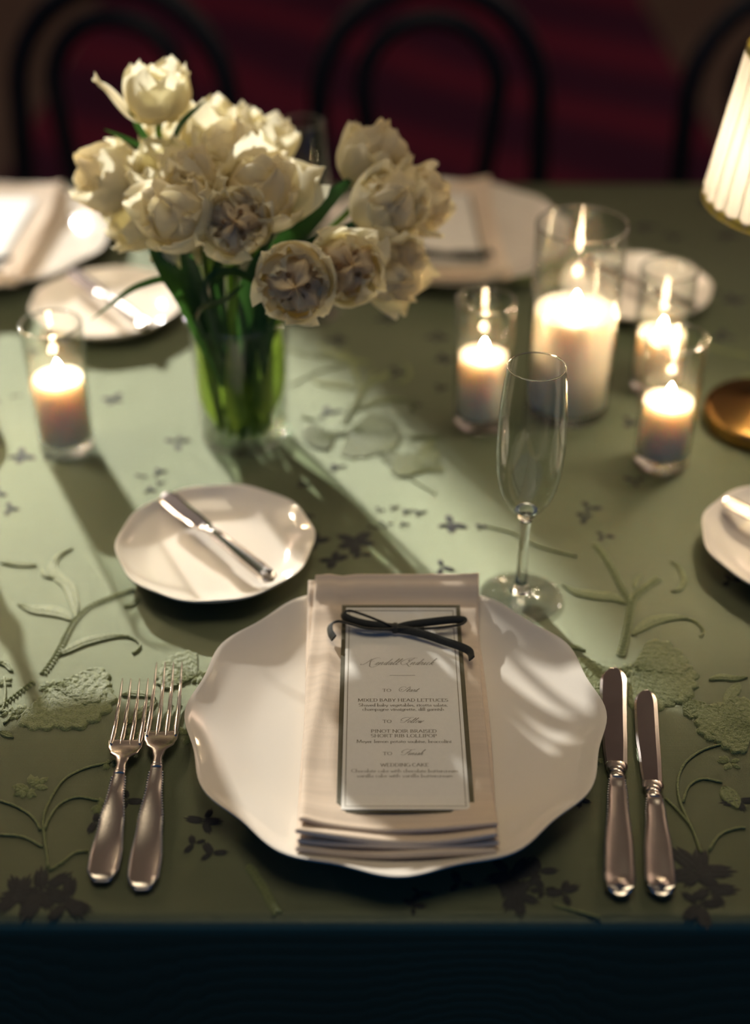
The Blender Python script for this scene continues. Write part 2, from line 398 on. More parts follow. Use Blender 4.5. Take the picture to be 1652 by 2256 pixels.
DARKS = [((0.0606, 0.9347), 0.013, 4), ((0.0844, 0.9311), 0.006, 3), ((0.0038, 0.9547), 0.005, 3), ((0.0149, 0.9566), 0.005, 3), ((0.0244, 0.951), 0.006, 3), ((0.036, 0.9501), 0.006, 3), ((0.0085, 0.9347), 0.006, 3), ((0.0231, 0.9347), 0.004, 3), ((-0.002, 0.9311), 0.005, 2), ((-0.0153, 0.9118), 0.016, 5), ((-0.0322, 0.8879), 0.013, 4), ((-0.0461, 0.9118), 0.012, 4), ((-0.0111, 0.8947), 0.008, 3), ((0.0502, 0.8796), 0.01, 3), ((0.0661, 0.8568), 0.01, 3), ((0.0397, 0.8632), 0.006, 2), ((-0.0431, 1.1034), 0.012, 3), ((-0.0268, 1.1057), 0.008, 2), ((0.0343, 1.117), 0.01, 3), ((0.0602, 1.1474), 0.008, 3), ((-0.0585, 0.9907), 0.006, 3), ((-0.0536, 0.9474), 0.006, 3), ((0.0359, 1.0346), 0.005, 2), ((0.019, 1.0244), 0.006, 3), ((-0.0308, 1.0163), 0.008, 3), ((0.0804, 0.5781), 0.018, 6), ((0.0968, 0.5815), 0.012, 4), ((0.082, 0.5645), 0.014, 5), ((0.11, 0.5662), 0.012, 4), ((0.0982, 0.5679), 0.008, 4), ((0.0265, 0.5645), 0.007, 3), ((0.0493, 0.5729), 0.009, 3), ((0.0223, 0.5562), 0.007, 3), ((0.1923, 0.5815), 0.02, 6), ((0.1964, 0.5679), 0.016, 5), ((0.1876, 0.5562), 0.014, 5), ((0.2267, 0.638), 0.012, 4), ((0.1277, 0.6399), 0.007, 3), ((-0.195, 0.5662), 0.02, 6), ((-0.178, 0.5595), 0.016, 5), ((-0.2079, 0.5645), 0.016, 5), ((-0.1049, 0.621), 0.012, 4), ((-0.0984, 0.5955), 0.01, 3), ((-0.11, 0.6027), 0.008, 3), ((-0.1547, 0.638), 0.01, 4), ((-0.1719, 0.621), 0.009, 3), ((-0.1843, 0.9829), 0.006, 3), ((-0.1801, 1.0098), 0.007, 3), ((-0.1943, 1.003), 0.005, 2), ((-0.2354, 1.1281), 0.012, 4), ((-0.1701, 1.0557), 0.012, 4), ((-0.1781, 0.9929), 0.004, 3), ((0.2152, 0.9962), 0.01, 3), ((0.1678, 0.9443), 0.008, 3), ((0.1791, 0.9198), 0.008, 3), ((0.1997, 1.1775), 0.01, 3), ((0.2996, 1.5028), 0.016, 4), ((0.3845, 1.5787), 0.02, 4), ((0.3857, 1.4788), 0.014, 4), ((0.3259, 1.4788), 0.014, 4), ((0.3408, 1.346), 0.016, 4), ((0.3645, 1.3256), 0.014, 4), ((0.3357, 1.2484), 0.014, 4), ((0.173, 0.957), 0.01, 3), ((0.2249, 1.0892), 0.012, 3), ((0.0589, 1.2484), 0.012, 4), ((0.0108, 1.2861), 0.012, 4), ((0.0659, 1.2034), 0.01, 4), ((-0.0376, 1.2392), 0.012, 4), ((0.0185, 1.1775), 0.012, 3), ((0.267, 0.8619), 0.01, 3)]
HEADS = [(-0.1664, 1.09, 0.2952), (-0.1301, 1.12, 0.2575), (-0.0865, 1.12, 0.2482), (-0.1658, 1.13, 0.2444), (-0.2066, 1.07, 0.2361), (-0.1638, 1.05, 0.2478), (-0.1333, 1.03, 0.2523), (-0.1094, 1.07, 0.2526), (-0.146, 1.0, 0.2364), (-0.0822, 1.02, 0.2457), (-0.1016, 0.99, 0.2301), (-0.1864, 1.05, 0.2091), (-0.1535, 1.04, 0.189), (-0.0014, 1.08, 0.2468), (0.0099, 1.03, 0.2289), (0.0348, 1.06, 0.2198), (-0.0214, 0.98, 0.2011), (-0.0575, 0.95, 0.2022), (0.0126, 1.02, 0.1793)]
LEAF3 = [(13, [(-0.0812, 1.05, 0.163), (-0.0477, 1.05, 0.2091), (-0.0143, 1.06, 0.2401)], 0.0105), (15, [(-0.0733, 1.04, 0.1678), (-0.0302, 1.04, 0.1947), (0.0258, 1.05, 0.224)], 0.0095), (14, [(-0.0763, 1.03, 0.1687), (-0.0435, 1.02, 0.2001), (-0.0089, 1.02, 0.2186)], 0.008), (11, [(-0.1439, 1.03, 0.1372), (-0.1592, 1.02, 0.1774), (-0.1727, 1.02, 0.202)], 0.0095), (8, [(-0.1367, 1.03, 0.1372), (-0.1404, 1.01, 0.1823), (-0.1438, 1.0, 0.213)], 0.008), (10, [(-0.1242, 1.03, 0.1372), (-0.119, 1.02, 0.1774), (-0.1083, 1.0, 0.2148)], 0.008), (9, [(-0.1026, 1.03, 0.1372), (-0.0911, 1.02, 0.1774), (-0.0743, 1.0, 0.2202)], 0.009), (16, [(-0.0883, 1.03, 0.1372), (-0.0678, 1.01, 0.1823), (-0.0427, 1.0, 0.2038)], 0.008), (17, [(-0.1295, 1.01, 0.1631), (-0.1082, 1.0, 0.1871), (-0.0802, 0.985, 0.1794)], 0.0045), (17, [(-0.138, 1.01, 0.1417), (-0.1123, 0.995, 0.1668), (-0.0974, 0.99, 0.1826)], 0.0032), (12, [(-0.1528, 1.04, 0.1521), (-0.183, 1.03, 0.161), (-0.2232, 1.02, 0.1364)], 0.0034), (0, [(-0.1739, 1.09, 0.2485), (-0.1829, 1.09, 0.2667), (-0.1898, 1.09, 0.2853)], 0.0032), (3, [(-0.1726, 1.09, 0.2429), (-0.1893, 1.09, 0.254), (-0.2094, 1.09, 0.2649)], 0.0032), (1, [(-0.1567, 1.08, 0.2505), (-0.1466, 1.07, 0.2759), (-0.1264, 1.07, 0.2952)], 0.0036), (18, [(-0.0725, 1.02, 0.162), (-0.0366, 1.01, 0.1823), (0.0014, 1.01, 0.1973)], 0.006), (4, [(-0.1485, 1.06, 0.1421), (-0.1635, 1.06, 0.1817), (-0.1861, 1.06, 0.2085)], 0.008)]
# ------------------------------------------------------------------ the room
fl, nt, b, out = new_mat('taupe_boards')
b.inputs['Roughness'].default_value = .5
tc = nt.nodes.new('ShaderNodeTexCoord')
nz = nt.nodes.new('ShaderNodeTexNoise'); nz.inputs['Scale'].default_value = 2.2; nz.inputs['Detail'].default_value = 5
nt.links.new(tc.outputs['Object'], nz.inputs['Vector'])
cr = nt.nodes.new('ShaderNodeValToRGB')
cr.color_ramp.elements[0].color = (.040, .024, .020, 1); cr.color_ramp.elements[1].color = (.075, .055, .045, 1)
nt.links.new(nz.outputs['Fac'], cr.inputs['Fac']); nt.links.new(cr.outputs['Color'], b.inputs['Base Color'])
tag(MB().box(-4.2, 4.2, -1.6, 7.0, -.06, 0).build('floor', fl, smooth=False), kind='structure')
tag(MB().box(-4.2, 4.2, 7.0, 7.12, 0, 3.0).build('wall_back', M['wall'], smooth=False), kind='structure')
tag(MB().box(-4.32, -4.2, -1.6, 7.12, 0, 3.0).build('wall_left', M['wall'], smooth=False), kind='structure')
tag(MB().box(4.2, 4.32, -1.6, 7.12, 0, 3.0).build('wall_right', M['wall'], smooth=False), kind='structure')
tag(MB().box(-4.32, 4.32, -1.6, 7.12, 3.0, 3.08).build('ceiling', M['plaster'], smooth=False), kind='structure')
tag(MB().box(-4.2, 4.2, 6.97, 6.999, 0, .14).build('baseboard_back', M['wood'], smooth=False), kind='structure')

# red runner with a woven diagonal pattern
rg, nt, b, out = new_mat('red_rug')
b.inputs['Roughness'].default_value = .95; b.inputs['Specular IOR Level'].default_value = .1
L = nt.links.new
tc = nt.nodes.new('ShaderNodeTexCoord')
mp = nt.nodes.new('ShaderNodeMapping'); mp.inputs['Rotation'].default_value = (0, 0, radians(34)); mp.inputs['Scale'].default_value = (1.3, 1.0, 1)
L(tc.outputs['Object'], mp.inputs['Vector'])
w = nt.nodes.new('ShaderNodeTexWave'); w.bands_direction = 'Y'; w.inputs['Scale'].default_value = .55; w.inputs['Distortion'].default_value = 3.0
w.inputs['Detail'].default_value = 1.5; w.inputs['Detail Scale'].default_value = 1.1
L(mp.outputs['Vector'], w.inputs['Vector'])
cr = nt.nodes.new('ShaderNodeValToRGB')
cr.color_ramp.elements[0].position = .35; cr.color_ramp.elements[1].position = .95
cr.color_ramp.elements[0].color = (.032, .007, .024, 1); cr.color_ramp.elements[1].color = (.078, .009, .026, 1)
L(w.outputs['Fac'], cr.inputs['Fac']); L(cr.outputs['Color'], b.inputs['Base Color'])
rug = MB().box(-.93, .90, 2.45, 6.4, .001, .012).build('rug', rg, smooth=False)
tag(rug, 'dark red patterned runner on the floor behind the chairs', 'rug')

# ------------------------------------------------------------------ tablecloth
Y0, Y1 = .5435, 1.633
XT = 1.45
prof = []
RR = .010
for k in range(7): prof.append((Y0 - .004 - .03 * (1 - k / 7), -TZ + .012 + (TZ - .03) * k / 7, 1 - k / 7))
for k in range(7):
    a = pi - (pi / 2) * k / 6
    prof.append((Y0 + RR + RR * cos(a), -RR + RR * sin(a), 0))
for k in range(1, 24): prof.append((Y0 + RR + (Y1 - Y0 - 2 * RR) * k / 24, 0, 0))
for k in range(7):
    a = pi / 2 - (pi / 2) * k / 6
    prof.append((Y1 - RR + RR * cos(a), -RR + RR * sin(a), 0))
for k in range(1, 8): prof.append((Y1 + .004 + .03 * k / 7, -.02 - (TZ - .032) * k / 7, k / 7))
def cloth_pt(u, v):
    x = -XT + 2 * XT * u
    y, z, d = prof[round(v * (len(prof) - 1))]
    s = -1 if y < 1 else 1
    y += s * d * (.018 * sin(x * 17 + 1) + .010 * sin(x * 41 + s))
    return (x, y, z)
cl = MB().grid(180, len(prof) - 1, cloth_pt)
for s in (-1, 1):                                   # the two short ends hang straight
    cl.grid(2, 30, lambda u, v: (s * (XT + .004 * u), Y0 + .002 + (Y1 - Y0 - .004) * v, -u * (TZ - .012)))
cloth = cl.build('tablecloth', M['cloth'], loc=(0, 0, TZ))
tag(cloth, 'sage green tablecloth embroidered with vines and flowers over the whole table', 'tablecloth')

def hump(mb, c, ang, l, w, h, z=0.0002):
    """one stitch: a small elongated mound"""
    x, y = c; ca, sa = cos(ang), sin(ang)
    def q(a, b_, zz): return (x + ca * a - sa * b_, y + sa * a + ca * b_, zz)
    vs = [q(-l, 0, z), q(-l * .35, -w, z), q(l * .35, -w, z), q(l, 0, z), q(l * .35, w, z), q(-l * .35, w, z), q(-l * .4, 0, z + h), q(l * .4, 0, z + h)]
    mb.add(vs, [(0, 1, 6), (1, 2, 7, 6), (2, 3, 7), (3, 4, 7), (4, 5, 6, 7), (5, 0, 6)])

def path2(pts, step):
    sp = spline([(x, y, 0) for x, y in pts], 400)
    out = [sp[0]]; acc = 0
    for a, b_ in zip(sp, sp[1:]):
        acc += (b_ - a).length
        if acc >= step: out.append(b_); acc = 0
    return out

for pts, wd in ROPES:
    mb = MB(); p = path2(pts, .0031)
    for i in range(len(p) - 1):
        t = (p[i + 1] - p[i]).normalized(); a = math.atan2(t.y, t.x); n = Vector((-t.y, t.x))
        for s in (-1, 1):
            c = Vector((p[i].x, p[i].y)) + n * s * wd * .26
            hump(mb, c, a + s * .70, wd * .58, wd * .25, .0015)
    mb.build('embroidered_stem', M['thread'], cloth, sharp=False)

def leaf_mesh(pts, wd, curl):
    mb = MB(); p = path2(pts, .0016); n = len(p)
    rows = []
    for i, q in enumerate(p):
        t = (p[min(i + 1, n - 1)] - p[max(i - 1, 0)]).normalized(); nn = Vector((-t.y, t.x, 0))
        s = i / (n - 1)
        w_ = wd * (sin(pi * min(1, s ** .8 * (1.35 if curl else 1.0))) ** .8 if (s < .70 or not curl) else 0)
        w_ = max(w_, wd * (.18 if curl else .08))
        zz = .0010 if i % 2 else .0006
        rows.append([q - nn * w_, q - nn * w_ * .86 + Vector((0, 0, .0012)), q - nn * w_ * .6 + Vector((0, 0, zz)), q - nn * w_ * .12 + Vector((0, 0, zz)), q + Vector((0, 0, .0013)),
                     q + nn * w_ * .12 + Vector((0, 0, zz)), q + nn * w_ * .6 + Vector((0, 0, zz)), q + nn * w_ * .86 + Vector((0, 0, .0012)), q + nn * w_])
    vs = [v + Vector((0, 0, .0001)) for r in rows for v in r]; m = 9
    mb.add(vs, [(i * m + k, (i + 1) * m + k, (i + 1) * m + k + 1, i * m + k + 1) for i in range(n - 1) for k in range(m - 1)])
    return mb
for pts, wd, curl in LEAVES:
    leaf_mesh(pts, wd, curl).build('embroidered_leaf', M['thread'], cloth, sharp=False)
for pts in VINES:
    p = path2(pts, .003)
    mb = MB().tube([(q.x, q.y, .0006) for q in p], [.0009 + .0002 * (i % 2) for i in range(len(p))], 6, flat=.8)
    mb.build('embroidered_vine', M['thread'], cloth, sharp=False)

def fan(c, deg, r, n, mat, seed):
    """a full embroidered bloom: overlapping scalloped petals of coiled thread"""
    rnd = random.Random(seed)
    for k in range(n):
        off = (k - (n - 1) / 2) * (46 if n > 1 else 0)
        a0 = radians(deg + off + rnd.uniform(-6, 6)); R = r * (1.0 - .16 * abs(k - (n - 1) / 2) + rnd.uniform(-.05, .05))
        half = radians(37)
        ph = rnd.uniform(0, 6)
        def f(u, v):
            a = a0 + (u - .5) * 2 * half
            edge = 1 + .08 * abs(sin(u * pi * 5.5 + ph)) - .22 * (2 * u - 1) ** 4
            rr = R * edge * (.12 + .88 * v)
            z = .0003 + .0004 * k + .0006 * abs(sin(v * pi * 5 + .6 * sin(u * 22))) + .0003 * sin(u * 75 + v * 13) ** 2 + .0005 * rnd.random()
            if v > .97 or u < .01 or u > .99: z = .0001
            return (c[0] + rr * cos(a), c[1] + rr * sin(a), z)
        MB().grid(56, 32, f).build('embroidered_petal', mat, cloth, sharp=False)
    mb = MB()
    for i in range(9):
        a = i * .7
        hump(mb, (c[0] + .004 * cos(a), c[1] + .004 * sin(a)), a, .004, .0016, .0018)
    mb.build('embroidered_calyx', mat, cloth, sharp=False)
for i, (c, d, r, n) in enumerate(FANS):
    fan(c, d, r, n, M['thread'], i)
for i, (c, r) in enumerate(BLOSSOMS):
    mb = MB(); rnd = random.Random(i)
    for k in range(7):
        a = k * 2 * pi / 7 + rnd.random(); q = r * rnd.uniform(.4, .9)
        hump(mb, (c[0] + q * cos(a), c[1] + q * .8 * sin(a)), a, r * .5, r * .25, .0014)
    mb.build('embroidered_blossom', M['thread'], cloth, sharp=False)
for i, (c, r, n) in enumerate(DARKS):
    mb = MB(); rnd = random.Random(100 + i)
    for k in range(n):
        a = k * 2 * pi / n + rnd.uniform(-.5, .5); q = r * rnd.uniform(.35, .65)
        l_ = r * rnd.uniform(.45, .75)
        cx, cy = c[0] + q * cos(a), c[1] + q * sin(a)
        for j in (-1, 0, 1):                       # three laid rows of satin stitch make one little leaf
            hump(mb, (cx - sin(a) * j * l_ * .22, cy + cos(a) * j * l_ * .22), a, l_ * (1 - .25 * abs(j)), l_ * .17, .0009, .0001)
    mb.build('embroidered_dark_sprig', M['dark_thread'], cloth, sharp=False)

# the woven-in repeat: the same motifs again further across the cloth
def centre(o):
    n = len(o.data.vertices)
    c = sum((v.co for v in o.data.vertices), Vector()) / n
    return c
MOTIF = [(o, centre(o)) for o in cloth.children]
def repeat(sel, offs):
    for dx, dy in offs:
        for o, c in sel:
            if not (Y0 + .03 < c.y + dy < Y1 - .04) or abs(c.x + dx) > XT - .1: continue
            k = o.copy(); COL.objects.link(k); k.parent = cloth; k.location = (dx, dy, 0)
repeat([(o, c) for o, c in MOTIF if .12 < c.x < .27 and .70 < c.y < .92 and 'dark' not in o.name],
       [(.40, .015), (-.20, .31), (.20, .315), (-.60, .30), (-.40, .63), (0, .63), (.40, .63)])
repeat([(o, c) for o, c in MOTIF if -.01 < c.x < .16 and .83 < c.y < 1.16 and 'dark' in o.name],
       [(.36, .08), (-.36, .10), (.15, .40), (-.27, .43), (.46, .42)])

# ------------------------------------------------------------------ plates
def plate_parts(R, lobes, amp, rib, k=1.0):
    """scalloped china plate, R outer radius, foot at z 0"""
    top = [(0, .0045), (.30, .0045), (.55, .0046), (.66, .0050), (.73, .0068), (.80, .0100), (.86, .0128), (.895, .0146), (.915, .0160), (.945, .0182), (.97, .0203), (.985, .0216)]
    edge = [(1.0, .0222), (1.0, .0208)]
    bot = [(.985, .0192), (.93, .0146), (.85, .0098), (.74, .0048), (.66, .0020), (.62, 0), (.575, 0), (.56, .0016), (0, .0016)]
    prof = [(r * R, z * k) for r, z in top + edge + bot]
    def fn(r, z, a):
        q = (r / R)
        c = cos(lobes * a)
        sc = 1 - amp * (1 - c) * .5 * max(0, (q - .6) / .4) ** 1.5
        zz = z + rib * (c if q > .7 else 0) * max(0, 1 - abs(q - .9) / .12)
        return (r * sc * cos(a), r * sc * sin(a), zz)
    return MB().lathe(prof, lobes * 14, fn)
DINNER_R = .1365
dinner = plate_parts(DINNER_R, 12, .034, .0003).mesh('dinner_plate')
bread = plate_parts(.0755, 10, .022, .0005, .86).mesh('bread_plate')
PC = (.0133, .695)
for name, mesh, x, y, rz, lab, cat, g in (
    ('dinner_plate', dinner, PC[0], PC[1], 0, 'ivory scalloped dinner plate holding the menu with a name, nearest the camera', 'plate', 'dinner plates'),
    ('dinner_plate', dinner, .074, 1.452, .1, 'ivory dinner plate across the table behind the drooping tulips', 'plate', 'dinner plates'),
    ('dinner_plate', dinner, -.415, 1.442, .2, 'ivory dinner plate cut off by the left picture edge at the far side', 'plate', 'dinner plates'),
    ('bread_plate', bread, -.1207, .888, .1, 'small ivory bread plate left of the flute, above the dinner plate and forks', 'plate', 'bread plates'),
    ('bread_plate', bread, -.263, 1.287, .3, 'small ivory bread plate behind the single left candle', 'plate', 'bread plates'),
    ('bread_plate', bread, .3235, .890, .2, 'small ivory bread plate cut off by the right picture edge', 'plate', 'bread plates'),
    ('bread_plate', bread, .262, 1.322, .0, 'small ivory bread plate seen behind the cluster of candles', 'plate', 'bread plates')):
    tag(link(name, mesh, M['china'], None, (x, y, TZ + .0004), rz), lab, cat, g)

# ------------------------------------------------------------------ napkins, menu cards, bows (all in plate coordinates)
def base_h(y):                       # the plate under the napkin, along its length
    return lerp_tab([(-.118, .0150), (-.095, .0085), (-.075, .0058), (.085, .0058), (.105, .0110), (.122, .0195), (.13, .0232)], y)
TH = .0036
LAY = [(-.0600, .0575, -.1175, .1225), (-.0580, .0600, -.1135, .1255), (-.0600, .0575, -.1125, .1270), (-.0580, .0590, -.1040, .1285)]
def nap_wave(x, y, k):
    e = max(0, (-y - .055) / .055)
    w_ = .0085 * e * ((x - .006) / .058) ** 2 * (.45 + .20 * k) + .0010 * e * sin(x * 60 + k * 2)
    ridge = .0035 * exp(-((x + .050 - .006 * sin(y * 22)) / .0045) ** 2) * (k == 3) * (.6 + .4 * sin(y * 30 + 1))
    crease = .0016 * (k == 3) * exp(-((x + .037 + .10 * (y - .11)) / .006) ** 2) * max(0, min(1, (y - .02) / .06))
    side = .0010 * (k == 3) * sin(y * 45 + x * 30) * max(0, min(1, (abs(x) - .043) / .012))
    return w_ + ridge - crease + side
def nap_top(x, y, k=3):
    return base_h(y) + TH * (k + 1) + nap_wave(x, y, k)
def make_napkin(label, loc, rz):
    t = thing('napkin', label, 'napkin', loc, rz, 'folded napkins')
    for k, (x0, x1, y0, y1) in enumerate(LAY):
        nx, ny = 30, 56
        def mp(u, a, b_):            # cluster samples at both edges
            return a + (b_ - a) * (.5 - .5 * cos(pi * u))
        def top(u, v, k=k, x0=x0, x1=x1, y0=y0, y1=y1):
            x = mp(u, x0, x1); y = mp(v, y0, y1)
            d = min(x - x0, x1 - x, y - y0, y1 - y); e = .0022
            pr = sqrt(max(0, 1 - (1 - min(1, d / e)) ** 2))
            lean = .0018 * sin(y * 19 + k * 1.3) + .0012 * (k - 1.5) * (y / .12)
            z0 = base_h(y) + TH * k + nap_wave(x, y, k)
            return (x + lean, y, z0 + TH * (.48 + .62 * pr))
        def bot(u, v, **_):
            p = top(u, v); x = mp(u, x0, x1); y = p[1]
            z0 = base_h(y) + TH * k + nap_wave(x, y, k)
            return (p[0], y, 2 * (z0 + TH * .48) - p[2])
        mb = MB().grid(nx, ny, top)
        mb.grid(nx, ny, lambda u, v: bot(1 - u, v))
        mb.build('fold', M['napkin'], t, fix=True)
    return t
nap1 = make_napkin('blush linen napkin folded under the readable menu on the nearest plate', (PC[0], PC[1], 0), 0)
nap2 = dup(nap1, (.074, 1.452, 0), pi + .03, 'folded blush napkin on the far plate behind the drooping tulips')
nap3 = dup(nap1, (-.415, 1.442, 0), pi - .04, 'folded blush napkin on the far plate at the left picture edge')

CX0, CX1, CY0, CY1 = -.0365, .0465, -.0895, .1035
def card_z(y): return base_h(y) * .9 + TH * 4 + .0022 + .0008 * max(0, (y - .08) / .03)
def sheet(x0, x1, y0, y1, dz, th, ny=30):
    mb = MB()
    rings = []
    for j in range(ny + 1):
        y = y0 + (y1 - y0) * j / ny; z = card_z(y) + dz
        rings.append([(x0, y, z), (x1, y, z), (x1, y, z + th), (x0, y, z + th)])
    return mb.rings(rings)
def make_card(label, loc, rz):
    t = thing('menu_card', label, 'menu', loc, rz, 'menu cards')
    sheet(CX0, CX1, CY0, CY1, 0, .0007).build('backing_card', M['green_paper'], t, smooth=False)
    sheet(CX0 + .0030, CX1 - .0030, CY0 + .0022, CY1 - .0030, .0008, .0005).build('paper_card', M['paper'], t, smooth=False)
    mb = MB(); e = .0050; w_ = .00045; o = .00135
    for (a0, a1, b0, b1) in ((CX0 + e, CX0 + e + w_, CY0 + e, CY1 - e), (CX1 - e - w_, CX1 - e, CY0 + e, CY1 - e)):
        s_ = sheet(a0, a1, b0, b1, o, .00006); mb.add(s_.v, s_.f)
    for b0 in (CY0 + e, CY1 - e - w_):
        s_ = sheet(CX0 + e, CX1 - e, b0, b0 + w_, o, .00006, 1); mb.add(s_.v, s_.f)
    mb.build('printed_border', M['ink'], t, smooth=False)
    return t
card1 = make_card('tall ivory menu card with printed courses and dark border on the nearest plate', (PC[0], PC[1], 0), 0)
card2 = dup(card1, (.074, 1.452, 0), pi + .03, 'blurred ivory menu card on the far napkin behind the drooping tulips')
card3 = dup(card1, (-.415, 1.442, 0), pi - .04, 'blurred ivory menu card on the far napkin at the left edge')

def band(pts, w_, n=60, th=.0011):
    """ribbon: a band swept along pts standing on its edge a little tilted"""
    sp = spline(pts, n); mb = MB(); rings = []
    for i, p in enumerate(sp):
        t = (sp[min(i + 1, n - 1)] - sp[max(i - 1, 0)]).normalized()
        side = Vector((-t.y, t.x, 0)).normalized(); up = (Vector((0, 0, 1)) + side * .9).normalized()
        nn = up.cross(t).normalized()
        rings.append([p + up * a * w_ / 2 + nn * b_ * th for a, b_ in ((-1, 0), (-.8, .6), (0, .8), (.8, .6), (1, 0), (.8, -.6), (0, -.8), (-.8, -.6))])
    return mb.rings(rings)
def make_bow(label, loc, rz):
    t = thing('ribbon_bow', label, 'ribbon', loc, rz, 'velvet ribbon bows')
    z = card_z(.09) + .0045; k = Vector((.0006, .0792, z))
    def lp(*pts): return [k + Vector((x, y, dz)) for x, y, dz in pts]
    band(lp((0, 0, 0), (-.010, .005, .0015), (-.022, .0105, .003), (-.031, .0135, .004), (-.0355, .0115, .0040), (-.034, .0075, .003), (-.024, .0035, .0015), (-.010, .0012, .0005), (0, 0, 0)), .0056).build('loop', M['velvet'], t)
    band(lp((0, -.001, 0), (.010, .0018, .001), (.026, .0040, .002), (.040, .0050, .003), (.0475, .0038, .0032), (.045, .0010, .002), (.030, -.0012, .001), (.012, -.0018, .0005), (0, -.001, 0)), .0056).build('loop', M['velvet'], t)
    band(lp((0, -.001, 0), (-.008, -.0025, .0005), (-.020, -.0020, .001), (-.030, .0012, .002), (-.039, .0032, .003), (-.0445, .0005, .0020), (-.0445, -.0060, .0008), (-.0420, -.0115, .0002)), .0056).build('tail', M['velvet'], t)
    band(lp((0, -.001, 0), (.010, -.0045, .001), (.022, -.0095, .001), (.034, -.0160, .001), (.044, -.0215, .0012), (.0500, -.0265, .0010), (.0510, -.0330, .0005)), .0056).build('tail', M['velvet'], t)
    kn = MB().tube([k + Vector((0, -.0036, -.0018)), k + Vector((0, -.0024, .0008)), k + Vector((0, 0, .0016)), k + Vector((0, .0024, .0008)), k + Vector((0, .0036, -.0018))], [.0018, .0023, .0024, .0023, .0018], 10, flat=.7)
    kn.build('knot', M['velvet'], t)
    return t
bow1 = make_bow('dark velvet ribbon bow tied at the top of the readable menu', (PC[0], PC[1], 0), 0)
dup(bow1, (.074, 1.452, 0), pi + .03, 'dark velvet ribbon bow on the far menu behind the drooping tulips')
dup(bow1, (-.415, 1.442, 0), pi - .04, 'dark velvet ribbon bow on the far menu at the left edge')
# ------------------------------------------------------------------ lettering on the nearest menu
def arc(cx, cy, rx, ry, a0, a1, n=12):
    return [(cx + rx * cos(radians(a0 + (a1 - a0) * i / n)), cy + ry * sin(radians(a0 + (a1 - a0) * i / n))) for i in range(n + 1)]
def bowl(x, y, w_, h): return [(x, y)] + arc(x + w_ * .4, y + h / 2, w_ * .6, h / 2, -90, 90) + [(x, y + h)]
UP = {
 'A': (.86, [[(.06, 0), (.43, 1)], [(.43, 1), (.80, 0)], [(.20, .36), (.66, .36)]]),
 'B': (.74, [[(.16, 0), (.16, 1)], bowl(.16, .52, .40, .48), bowl(.16, 0, .48, .52)]),
 'C': (.80, [arc(.44, .5, .36, .5, 48, 312)]),
 'D': (.86, [[(.16, 0), (.16, 1)], bowl(.16, 0, .60, 1)]),
 'E': (.70, [[(.16, 0), (.16, 1)], [(.16, 1), (.60, 1), (.60, .86)], [(.16, .52), (.48, .52)], [(.16, 0), (.62, 0), (.62, .14)]]),
 'G': (.86, [arc(.44, .5, .36, .5, 48, 335), [(.76, .42), (.76, .08)]]),
 'H': (.92, [[(.16, 0), (.16, 1)], [(.76, 0), (.76, 1)], [(.16, .5), (.76, .5)]]),
 'I': (.36, [[(.18, 0), (.18, 1)]]),
 'K': (.82, [[(.16, 0), (.16, 1)], [(.70, 1), (.18, .44)], [(.30, .56), (.74, 0)]]),
 'L': (.68, [[(.16, 0), (.16, 1)], [(.16, 0), (.62, 0), (.62, .16)]]),
 'M': (1.02, [[(.12, 0), (.16, 1)], [(.16, 1), (.50, .06)], [(.50, .06), (.84, 1)], [(.84, 1), (.90, 0)]]),
 'N': (.90, [[(.14, 0), (.14, 1)], [(.14, 1), (.76, 0)], [(.76, 0), (.76, 1)]]),
 'O': (.90, [arc(.45, .5, .38, .5, 0, 360, 20)]),
 'P': (.70, [[(.16, 0), (.16, 1)], bowl(.16, .45, .44, .55)]),
 'R': (.78, [[(.16, 0), (.16, 1)], bowl(.16, .48, .42, .52), [(.36, .48), (.72, 0)]]),
 'S': (.62, [arc(.31, .74, .21, .26, 35, 250, 10) + arc(.31, .25, .23, .25, 100, -145, 12)[1:]]),
 'T': (.78, [[(.39, 0), (.39, 1)], [(.06, .86), (.06, 1), (.72, 1), (.72, .86)]]),
 'U': (.88, [[(.16, 1), (.16, .34)] + arc(.45, .34, .29, .34, 180, 360, 10) + [(.74, 1)]]),
 'W': (1.16, [[(.06, 1), (.32, 0)], [(.32, 0), (.58, .9)], [(.58, .9), (.84, 0)], [(.84, 0), (1.10, 1)]]),
 'X': (.82, [[(.08, 1), (.72, 0)], [(.72, 1), (.10, 0)]]),
 'Y': (.80, [[(.06, 1), (.40, .46)], [(.74, 1), (.40, .46)], [(.40, .46), (.40, 0)]]),
}
